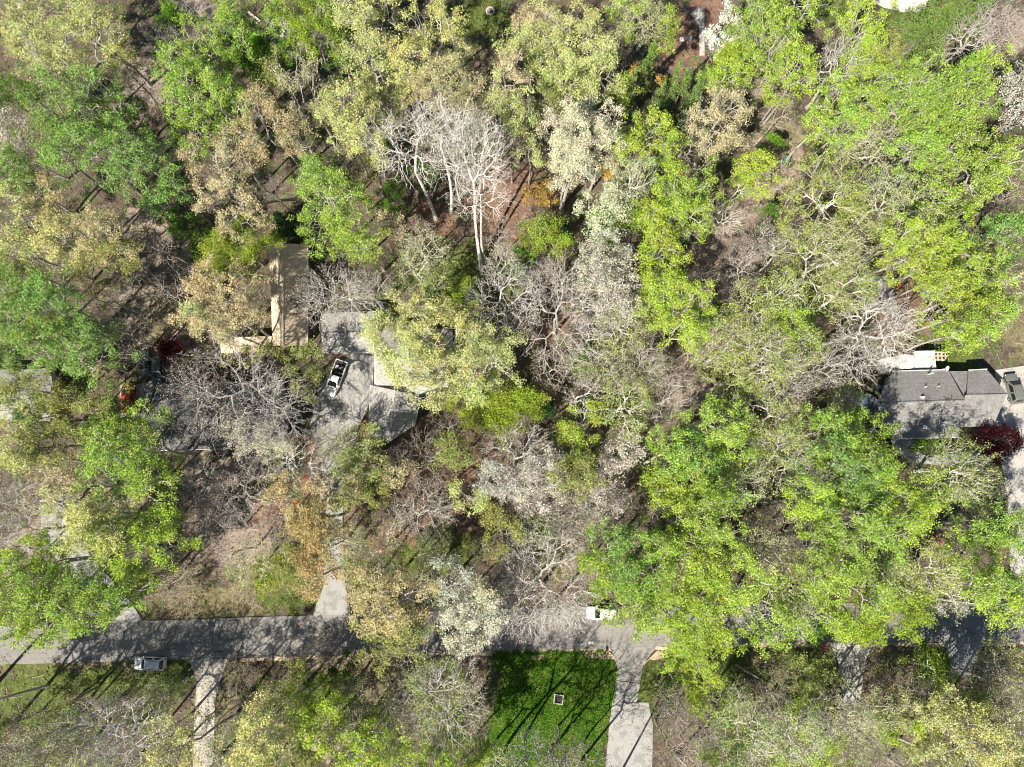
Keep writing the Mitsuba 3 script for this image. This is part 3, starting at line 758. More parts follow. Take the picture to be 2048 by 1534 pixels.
# pergola, deck, fence, trampoline, bin
pg = numbered('pergola'); tag(pg, 'small open wooden pergola beside the white metal shed', 'pergola')
for k in range(4):
    a = G(1868 + 7.5 * k, 703, 2.3); b = G(1868 + 7.5 * k, 722, 2.3)
    m = (a + b) / 2
    part(pg, 'rafter', box(m[0], m[1], 2.35, 0.16, abs(a[1] - b[1]), 0.12), 'm_wood')
for v in (705, 712, 720):
    a, b = G(1866, v, 2.2), G(1893 if v != 712 else 1896, v - .5, 2.2)
    m = (a + b) / 2
    part(pg, 'beam', box(m[0], m[1], 2.2, b[0] - a[0], 0.14, 0.16), 'm_wood')
for (u, v) in ((1868, 705), (1890, 705), (1868, 720), (1890, 720)):
    p = G(u, v, 1.1); part(pg, 'post', box(p[0], p[1], 0.95, 0.12, 0.12, 2.3), 'm_wood')
dkk = numbered('deck'); tag(dkk, 'dark weathered plank deck behind the white metal shed', 'deck')
for k in range(13):
    f = k / 13
    a = G(1818 + 2 * f, 640 + 24 * f, 0.4); b = G(1857 + 10 * f, 632 + 46 * f * 0.9, 0.4)
    c = G(1818 + 2 * (f + .068), 640 + 24 * (f + .068), 0.4); d = G(1857 + 10 * (f + .068), 632 + 46 * (f + .068) * .9, 0.4)
    part(dkk, 'plank', prism(np.array([a, b, d, c])[:, :2], 0.3, 0.38 + 0.01 * (k % 3)), 'm_wood_dark')
part(dkk, 'frame', prism(GP([(1820, 642), (1855, 636), (1864, 672), (1822, 661)], 0.3), -0.2, 0.29), 'm_wood_dark')
fk = numbered('fence'); tag(fk, 'low wooden fence along the footpath behind the right-hand house', 'fence')
A, B = G(1807, 572), G(1813, 636)
for k in range(6):
    p = A + (B - A) * k / 5
    part(fk, 'post', box(p[0], p[1], 0.55, 0.12, 0.12, 1.3), 'm_wood')
for z in (0.5, 1.0):
    part(fk, 'rail', cyl(A + [0.07, 0, z], B + [0.07, 0, z], 0.05, 6), 'm_wood')
c = G(1734, 812, 0.8)
tk = numbered('trampoline'); tag(tk, 'round blue grey trampoline at the left end of the right-hand house', 'trampoline')
ring = trimesh.creation.torus(1.9, 0.06, major_sections=40, minor_sections=8); ring.apply_translation([c[0], c[1], 0.85])
part(tk, 'rim', ring, 'm_grey_metal', 40)
part(tk, 'jumping_mat', trimesh.creation.cylinder(1.55, 0.02, sections=40, transform=trimesh.transformations.translation_matrix([c[0], c[1], 0.83])), 'm_tarp')
pad = trimesh.creation.annulus(1.55, 1.84, 0.05, sections=40); pad.apply_translation([c[0], c[1], 0.86]); part(tk, 'pad', pad, 'm_tarp')
for k in range(6):
    a = k * math.pi / 3
    part(tk, 'leg', cyl([c[0] + 1.85 * math.cos(a), c[1] + 1.85 * math.sin(a), -0.2], [c[0] + 1.88 * math.cos(a), c[1] + 1.88 * math.sin(a), 0.82], 0.04, 6), 'm_grey_metal')
p = G(1760, 775, 0.9)
bk = numbered('bin'); tag(bk, 'square blue bin at the left gable of the right-hand house', 'bin')
part(bk, 'body', prism(np.array([[-.3, -.3], [.3, -.3], [.3, .3], [-.3, .3]]) + p[:2], -0.2, 0.95), 'm_blue_metal')
part(bk, 'lid', box(p[0], p[1], 1.0, 0.7, 0.7, 0.08), 'm_blue_metal')
part(bk, 'handle', cyl([p[0] - .25, p[1] + .38, 0.95], [p[0] + .25, p[1] + .38, 0.95], 0.03, 6), 'm_blue_metal')

# green utility cabinet by the dirt path
p = G(1572, 321, 0.6)
uk = numbered('utility_cabinet'); tag(uk, 'dark green utility cabinet on the dirt clearing right of centre at the top', 'utility cabinet')
R = math.radians(-18)
part(uk, 'body', box(0, 0, 0.45, 0.95, 1.3, 1.1).apply_transform(trimesh.transformations.rotation_matrix(R, [0, 0, 1])).apply_translation([p[0], p[1], 0]), 'm_green_metal')
part(uk, 'lid', box(0, 0.1, 1.04, 1.05, 1.2, 0.08).apply_transform(trimesh.transformations.rotation_matrix(R, [0, 0, 1])).apply_translation([p[0], p[1], 0]), 'm_green_metal')
part(uk, 'base', box(0, 0, 0.0, 1.25, 1.6, 0.2).apply_transform(trimesh.transformations.rotation_matrix(R, [0, 0, 1])).apply_translation([p[0], p[1], 0]), 'm_concrete_grey')

# fire pit on the top lawn
p = G(981, 22)
fk = numbered('fire_pit'); tag(fk, 'round stone fire pit on the grass clearing at the top', 'fire pit')
rng = np.random.default_rng(5)
for k in range(13):
    a = k * 2 * math.pi / 13
    st = trimesh.creation.icosphere(1, 0.19); st.apply_scale(rng.uniform(0.8, 1.15, 3)); st.apply_translation([p[0] + .66 * math.cos(a), p[1] + .66 * math.sin(a), 0.08])
    part(fk, 'stone', st, 'm_stone')
part(fk, 'ash', cyl([p[0], p[1], -0.15], [p[0], p[1], 0.03], 0.5, 20), 'm_concrete_grey')
for k in range(3):
    a = rng.uniform(0, 3.1); q = np.array([math.cos(a), math.sin(a), 0]) * .4
    part(fk, 'log', cyl(p + [0, 0, .12 + .05 * k] - q, p + [0, 0, .12 + .05 * k] + q, 0.07, 8), 'm_wood_dark')

# framed square pit on the lawn
p = G(1117, 1398)
hk = numbered('planter'); tag(hk, 'square framed bed of dark soil in the middle of the lawn', 'planter')
R = trimesh.transformations.rotation_matrix(math.radians(-8), [0, 0, 1])
for (x, y, sx, sy) in ((0, .62, 1.4, .14), (0, -.62, 1.4, .14), (.63, 0, .14, 1.1), (-.63, 0, .14, 1.1)):
    part(hk, 'edging_board', box(x, y, 0.1, sx, sy, 0.3).apply_transform(R).apply_translation([p[0], p[1], 0]), 'm_stone')
part(hk, 'soil', box(0, 0, 0, 1.1, 1.1, 0.12).apply_transform(R).apply_translation([p[0], p[1], 0]), 'm_plastic_black')


# lawn chairs
def chair(label, u, v, yaw, m, sc=1.0):
    key = numbered('garden_chair'); tag(key, label, 'chair', None)
    p = G(u, v)
    M = trimesh.transformations.translation_matrix([p[0], p[1], 0]) @ trimesh.transformations.rotation_matrix(yaw, [0, 0, 1]) @ trimesh.transformations.scale_matrix(sc)

    def add(nm, me):
        me.apply_transform(M); part(key, nm, me, m)
    add('seat', cat(*[box(0, -.24 + .12 * k, .42, .56, .08, .03) for k in range(5)]))
    for x in (-.28, .28):
        add('leg', cyl([x, -.28, -.15], [x, -.28, .62], .025, 6)); add('leg', cyl([x, .28, -.15], [x, .34, .95], .025, 6))
        add('arm', box(x, 0.02, .63, .06, .6, .03))
    add('backrest', cat(*[box(-.2 + .1 * k, .33, .7, .06, .03, .5) for k in range(5)], box(0, .34, .95, .62, .04, .05)))


chair('left white metal chair on the reddish mulch clearing at the top', 1363, 83, 1.9, 'm_white_metal')
chair('right white metal chair on the reddish mulch clearing at the top', 1377, 81, -1.3, 'm_white_metal')
chair('left white chair on the front porch of the right-hand house', 1806, 897, 3.1, 'm_white_metal')
chair('right white chair on the front porch of the right-hand house', 1813, 896, 3.1, 'm_white_metal')
chair('red garden chair by the footpath behind the right-hand house', 1794, 571, 0.5, 'm_plastic_red')
chair('terracotta garden chair on the dark plank deck', 1847, 652, 0.5, 'm_plastic_red')

# lumber and tarp in the woods, top left
rng = np.random.default_rng(8)
lk = numbered('lumber_pile'); tag(lk, 'heap of sawn pinkish boards and logs in the woods at the top left', 'lumber pile')
for k, (u, v, a, L) in enumerate([(500, 38, 2.5, 3.4), (508, 34, 2.45, 3.0), (540, 48, -1.1, 2.0), (548, 52, -1.1, 2.2), (530, 60, .6, 1.8), (470, 40, 2.6, 2.6), (538, 60, .5, 2.0), (463, 30, 2.3, 2.4)]):
    p = G(u, v)
    part(lk, 'board', box(p[0], p[1], 0.1 + .05 * (k % 3), L, 0.35 + .15 * (k % 2), 0.12).apply_transform(np.eye(4)) if False else box(0, 0, 0, L, 0.45, 0.12).apply_transform(trimesh.transformations.rotation_matrix(a, [0, 0, 1])).apply_translation([p[0], p[1], 0.1 + .06 * (k % 3)]), 'm_stone')
g = np.stack(np.meshgrid(np.linspace(-1, 1, 14), np.linspace(-1, 1, 20)), -1).reshape(-1, 2)
p = G(573, 62)
z = 0.45 * np.asarray(meshkit.noise(np.c_[g * 2.2, g[:, 0] * 0])) + 0.35 * np.exp(-2 * (g ** 2).sum(1))
q = np.c_[p[0] + g[:, 0] * .75 + .25 * g[:, 1], p[1] + g[:, 1] * 1.4, z]
idx = np.arange(19)[:, None] * 14 + np.arange(13)[None]; idx = idx.ravel()
tag(put(numbered('tarp'), (q, np.c_[idx, idx + 1, idx + 15, idx + 14]), 'm_white_metal'), 'crumpled white tarp lying by the lumber pile', 'tarp')


# mailboxes
def mailbox(label, u, v, yaw):
    key = numbered('mailbox'); tag(key, label, 'mailbox')
    p = G(u, v)
    M = trimesh.transformations.translation_matrix([p[0], p[1], 0]) @ trimesh.transformations.rotation_matrix(yaw, [0, 0, 1])

    def add(nm, me, m):
        me.apply_transform(M); part(key, nm, me, m)
    add('post', box(0, 0, .5, .14, .14, 1.4), 'm_wood_dark')
    add('arm', box(.1, 0, 1.12, .5, .1, .08), 'm_wood_dark')
    dome = trimesh.creation.cylinder(.13, .6, sections=18); dome.apply_transform(trimesh.transformations.rotation_matrix(math.pi / 2, [0, 1, 0])); dome.apply_translation([.12, 0, 1.32])
    add('box', cat(dome, box(.12, 0, 1.24, .6, .26, .16)), 'm_dark_metal')
    add('door', box(.43, 0, 1.28, .02, .22, .2), 'm_grey_metal'); add('flag', box(.1, .15, 1.42, .16, .02, .08), 'm_plastic_red')


mailbox('black mailbox on a post at the corner of the lawn by the street', 1205, 1311, 1.6)
mailbox('black mailbox beside the street right of the lower left drive', 465, 1320, 1.6)
for k, (u, v, w, hh) in enumerate([(1182, 1286, 11, 6), (1163, 1288, 5, 2.5), (1158, 1266, 4, 3), (1150, 1287, 3, 2)]):
    pp = wob(GP([(u - w / 2, v - hh / 2), (u + w / 2, v - hh / 2 + 1), (u + w / 2 - 1, v + hh / 2), (u - w / 2 + 1, v + hh / 2)]), .2, .06, k)
    struct('street_mark', prism(pp, 0.015, 0.025), 'm_road_paint')


# ------------------------------------------------------------------ vehicles
def loft(rings, cap=True):
    """Closed skin through rings of equal length (list of n x 3)."""
    n = len(rings[0]); v = np.vstack(rings); f = []
    for i in range(len(rings) - 1):
        for j in range(n):
            a, b = i * n + j, i * n + (j + 1) % n
            f += [[a, b, b + n], [a, b + n, a + n]]
    if cap:
        v = np.vstack([v, rings[0].mean(0), rings[-1].mean(0)])
        c0, c1 = len(v) - 2, len(v) - 1
        o = (len(rings) - 1) * n
        for j in range(n):
            f += [[c0, (j + 1) % n, j], [c1, o + j, o + (j + 1) % n]]
    m = trimesh.Trimesh(v, f, process=False)
    m.fix_normals()
    return m


def section(x, w, zb, zt):
    c = min(.16, (zt - zb) * .3)
    return np.array([[x, -w + .06, zb], [x, -w, zb + .18], [x, -w, zt - c - .04], [x, -w + c * .7, zt - c * .25], [x, -w * .55, zt], [x, 0, zt + .02], [x, w * .55, zt], [x, w - c * .7, zt - c * .25], [x, w, zt - c - .04], [x, w, zb + .18], [x, w - .06, zb], [x, 0, zb - .02]])


def vehicle(name, label, cat_, u, v, yaw, paint, kind='suv', L=4.6, W=1.85, Ht=1.68, zg=0.02, cargo=False):
    key = numbered(name); tag(key, label, cat_)
    p = G(u, v, 0.8)
    M = trimesh.transformations.translation_matrix([p[0], p[1], zg]) @ trimesh.transformations.rotation_matrix(yaw, [0, 0, 1])

    def add(nm, me, m, smooth=False):
        me = me.copy(); me.apply_transform(M); return part(key, nm, me, m, smooth)
    hl, w = L / 2, W / 2
    belt = .98 if kind != 'sedan' else .88
    hood = belt - .02
    pick = kind == 'pickup'
    cab0, cab1 = ((hl - 1.55, -.35) if pick else (hl - 1.25, -hl + .28) if kind == 'suv' else (hl - 1.35, -hl + .75))
    st = [(hl, w * .72, .38, .62), (hl - .10, w * .86, .28, .76), (hl - .45, w * .96, .24, hood - .10), (hl - 1.0, w, .22, hood), (cab0, w, .22, belt)]
    if pick:
        st += [(cab1 - .05, w, .22, belt)]
    else:
        st += [(0, w, .22, belt), (cab1 + .2, w, .22, belt), (-hl + .12, w * .95, .26, belt - .03), (-hl, w * .86, .36, belt - .12)]
    add('body', loft([section(*s) for s in st]), paint, 35)
    roof_w, base_w = w * .80, w * .96
    r0 = cab0 - (.72 if kind != 'sedan' else .8)
    r1 = cab1 + (.08 if pick else .30 if kind == 'suv' else .62)
    zt = Ht

    def ring(z, x0, x1, ww, rr=.12):
        return np.array([[x0 - rr, -ww, z], [x0, -ww + rr * 1.6, z], [x0 + .05, 0, z], [x0, ww - rr * 1.6, z], [x0 - rr, ww, z], [x1 + rr, ww, z], [x1, ww - rr, z], [x1 - .02, 0, z], [x1, -ww + rr, z], [x1 + rr, -ww, z]])
    add('cabin', loft([ring(belt - .03, cab0, cab1, base_w), ring(zt - .09, r0, r1, roof_w), ring(zt - .02, r0 - .10, r1 + .10, roof_w * .93), ring(zt, r0 - .3, r1 + .3, roof_w * .7)]), paint, 40)

    def pane(nm, a, b, c, d, inset=.07, off=.012):
        q = np.array([a, b, c, d], float); ce = q.mean(0)
        q = ce + (q - ce) * (1 - inset)
        nn = np.cross(q[1] - q[0], q[2] - q[0]); nn /= np.linalg.norm(nn)
        mid = np.array([(cab0 + cab1) / 2, 0, belt])
        if nn @ (ce - mid) < 0:
            nn = -nn
        v8 = np.vstack([q + nn * off, q - nn * .02])
        f = [[0, 1, 2], [0, 2, 3], [4, 6, 5], [4, 7, 6]] + sum([[[i, i + 4, (i + 1) % 4 + 4], [i, (i + 1) % 4 + 4, (i + 1) % 4]] for i in range(4)], [])
        m = trimesh.Trimesh(v8, f, process=False); m.fix_normals()
        add(nm, m, 'm_car_glass')
    zb, zr = belt - .03, zt - .09
    pane('windshield', [cab0 + .02, -base_w + .16, zb], [cab0 + .02, base_w - .16, zb], [r0 + .03, roof_w - .14, zr], [r0 + .03, -roof_w + .14, zr], .05, .03)
    pane('rear_window', [cab1 - .01, -base_w + .14, zb], [cab1 - .01, base_w - .14, zb], [r1 - .01, roof_w - .12, zr], [r1 - .01, -roof_w + .12, zr], .10, .02)
    for s_ in (-1, 1):
        xm = (cab0 + cab1) / 2 - .1
        a0, a1 = cab0 - .14, cab1 + .12
        b0, b1 = r0 - .14, r1 + .12
        bm = (b0 + b1) / 2 - .05
        pane('side_window', [a0, s_ * base_w, zb], [xm + .04, s_ * base_w, zb], [bm + .04, s_ * roof_w, zr], [b0, s_ * roof_w, zr], .10)
        pane('side_window', [xm - .04, s_ * base_w, zb], [a1, s_ * base_w, zb], [b1, s_ * roof_w, zr], [bm - .04, s_ * roof_w, zr], .10)
        add('mirror', box(cab0 - .25, s_ * (w + .10), belt + .06, .14, .22, .16), paint)
        add('headlight', box(hl - .20, s_ * w * .68, .66, .22, .34, .12), 'm_lamp_lens')
        add('tail_light', box(-hl + .03, s_ * w * .80, .82, .10, .20, .22), 'm_tail_lens')
        if kind == 'suv':
            add('roof_rail', cyl([r0 - .25, s_ * roof_w * .86, zt + .03], [r1 + .25, s_ * roof_w * .86, zt + .03], .025, 6), 'm_dark_metal')
        for xw in (hl - .88, -hl + .88):
            wh = numbered(key + '__wheel')
            tyre = trimesh.creation.annulus(.22, .35, .24, sections=24); tyre.apply_transform(trimesh.transformations.rotation_matrix(math.pi / 2, [1, 0, 0])); tyre.apply_translation([xw, s_ * (w - .10), .35])
            rim = cyl([xw, s_ * (w - .2), .35], [xw, s_ * (w - .01), .35], .22, 16)
            for nm, me, m in (('tyre', tyre, 'm_tyre'), ('rim', rim, 'm_rim')):
                me.apply_transform(M); put(wh + '__' + nm, me, m)
    add('bumper', box(hl - .02, 0, .42, .14, W * .74, .18), 'm_plastic_black' if not pick else 'm_rim')
    if pick:
        x0, x1 = cab1 - .06, -hl
        zb_ = .62
        add('bed_floor', box((x0 + x1) / 2, 0, zb_ - .15, x0 - x1, W - .1, .3), 'm_plastic_black')
        for s_ in (-1, 1):
            add('bed_side', loft([section(x, .07, .26, belt + .02) * [1, 1, 1] + [0, s_ * (w - .07), 0] for x in (x0, (x0 + x1) / 2, x1 + .05)]), paint, 35)
        add('tailgate', box(x1 + .05, 0, .70, .09, W - .16, .56), paint)
        if cargo:
            add('bed_box', box(x0 - .35, 0, .95, .5, W - .36, .45), 'm_plastic_black')
            add('bed_load', box(x0 - 1.35, -.35, .86, .5, .5, .5, .1), 'm_grey_metal'); add('bed_load', box(x0 - 1.4, .3, .84, .45, .5, .45, -.1), 'm_wood_dark')
    return key


vehicle('parked_car', 'white estate car parked on the grass verge at the lower left of the street', 'car', 299, 1327.5, math.pi - 0.03, 'm_paint_silver', 'suv', 4.7, 1.84, 1.66)
vehicle('pickup_truck', 'white pickup truck with a loaded bed on the central concrete drive', 'pickup truck', 671, 756, math.radians(-109), 'm_paint_white', 'pickup', 5.9, 1.98, 1.85, cargo=True)
vehicle('parked_car', 'white van half hidden by leaves beside the street above the lawn', 'van', 1206, 1226, math.pi, 'm_paint_white', 'suv', 4.9, 1.9, 1.75)
vehicle('parked_car', 'dark grey car on the drive at the right edge', 'car', 2029, 777, math.radians(98), 'm_paint_grey', 'suv', 4.9, 1.95, 1.7)
vehicle('parked_car', 'red car left of the slate roofed house', 'car', 255, 797, math.radians(-88), 'm_paint_red', 'sedan', 4.5, 1.8, 1.45)
vehicle('parked_car', 'charcoal car in the shade above the slate roofed house', 'car', 315, 742, math.radians(-88), 'm_paint_charcoal', 'suv', 4.6, 1.8, 1.6)
vehicle('parked_car', 'black car in deep shade left of the charcoal car', 'car', 288, 727, math.radians(-80), 'm_paint_charcoal', 'sedan', 4.4, 1.75, 1.4)
from shapely.geometry import Polygon, Point
from shapely.ops import unary_union
KEEP = unary_union([Polygon(p).buffer(0.7) for p in FOOT] + [Polygon(p).buffer(0.4) for p in PAVED])
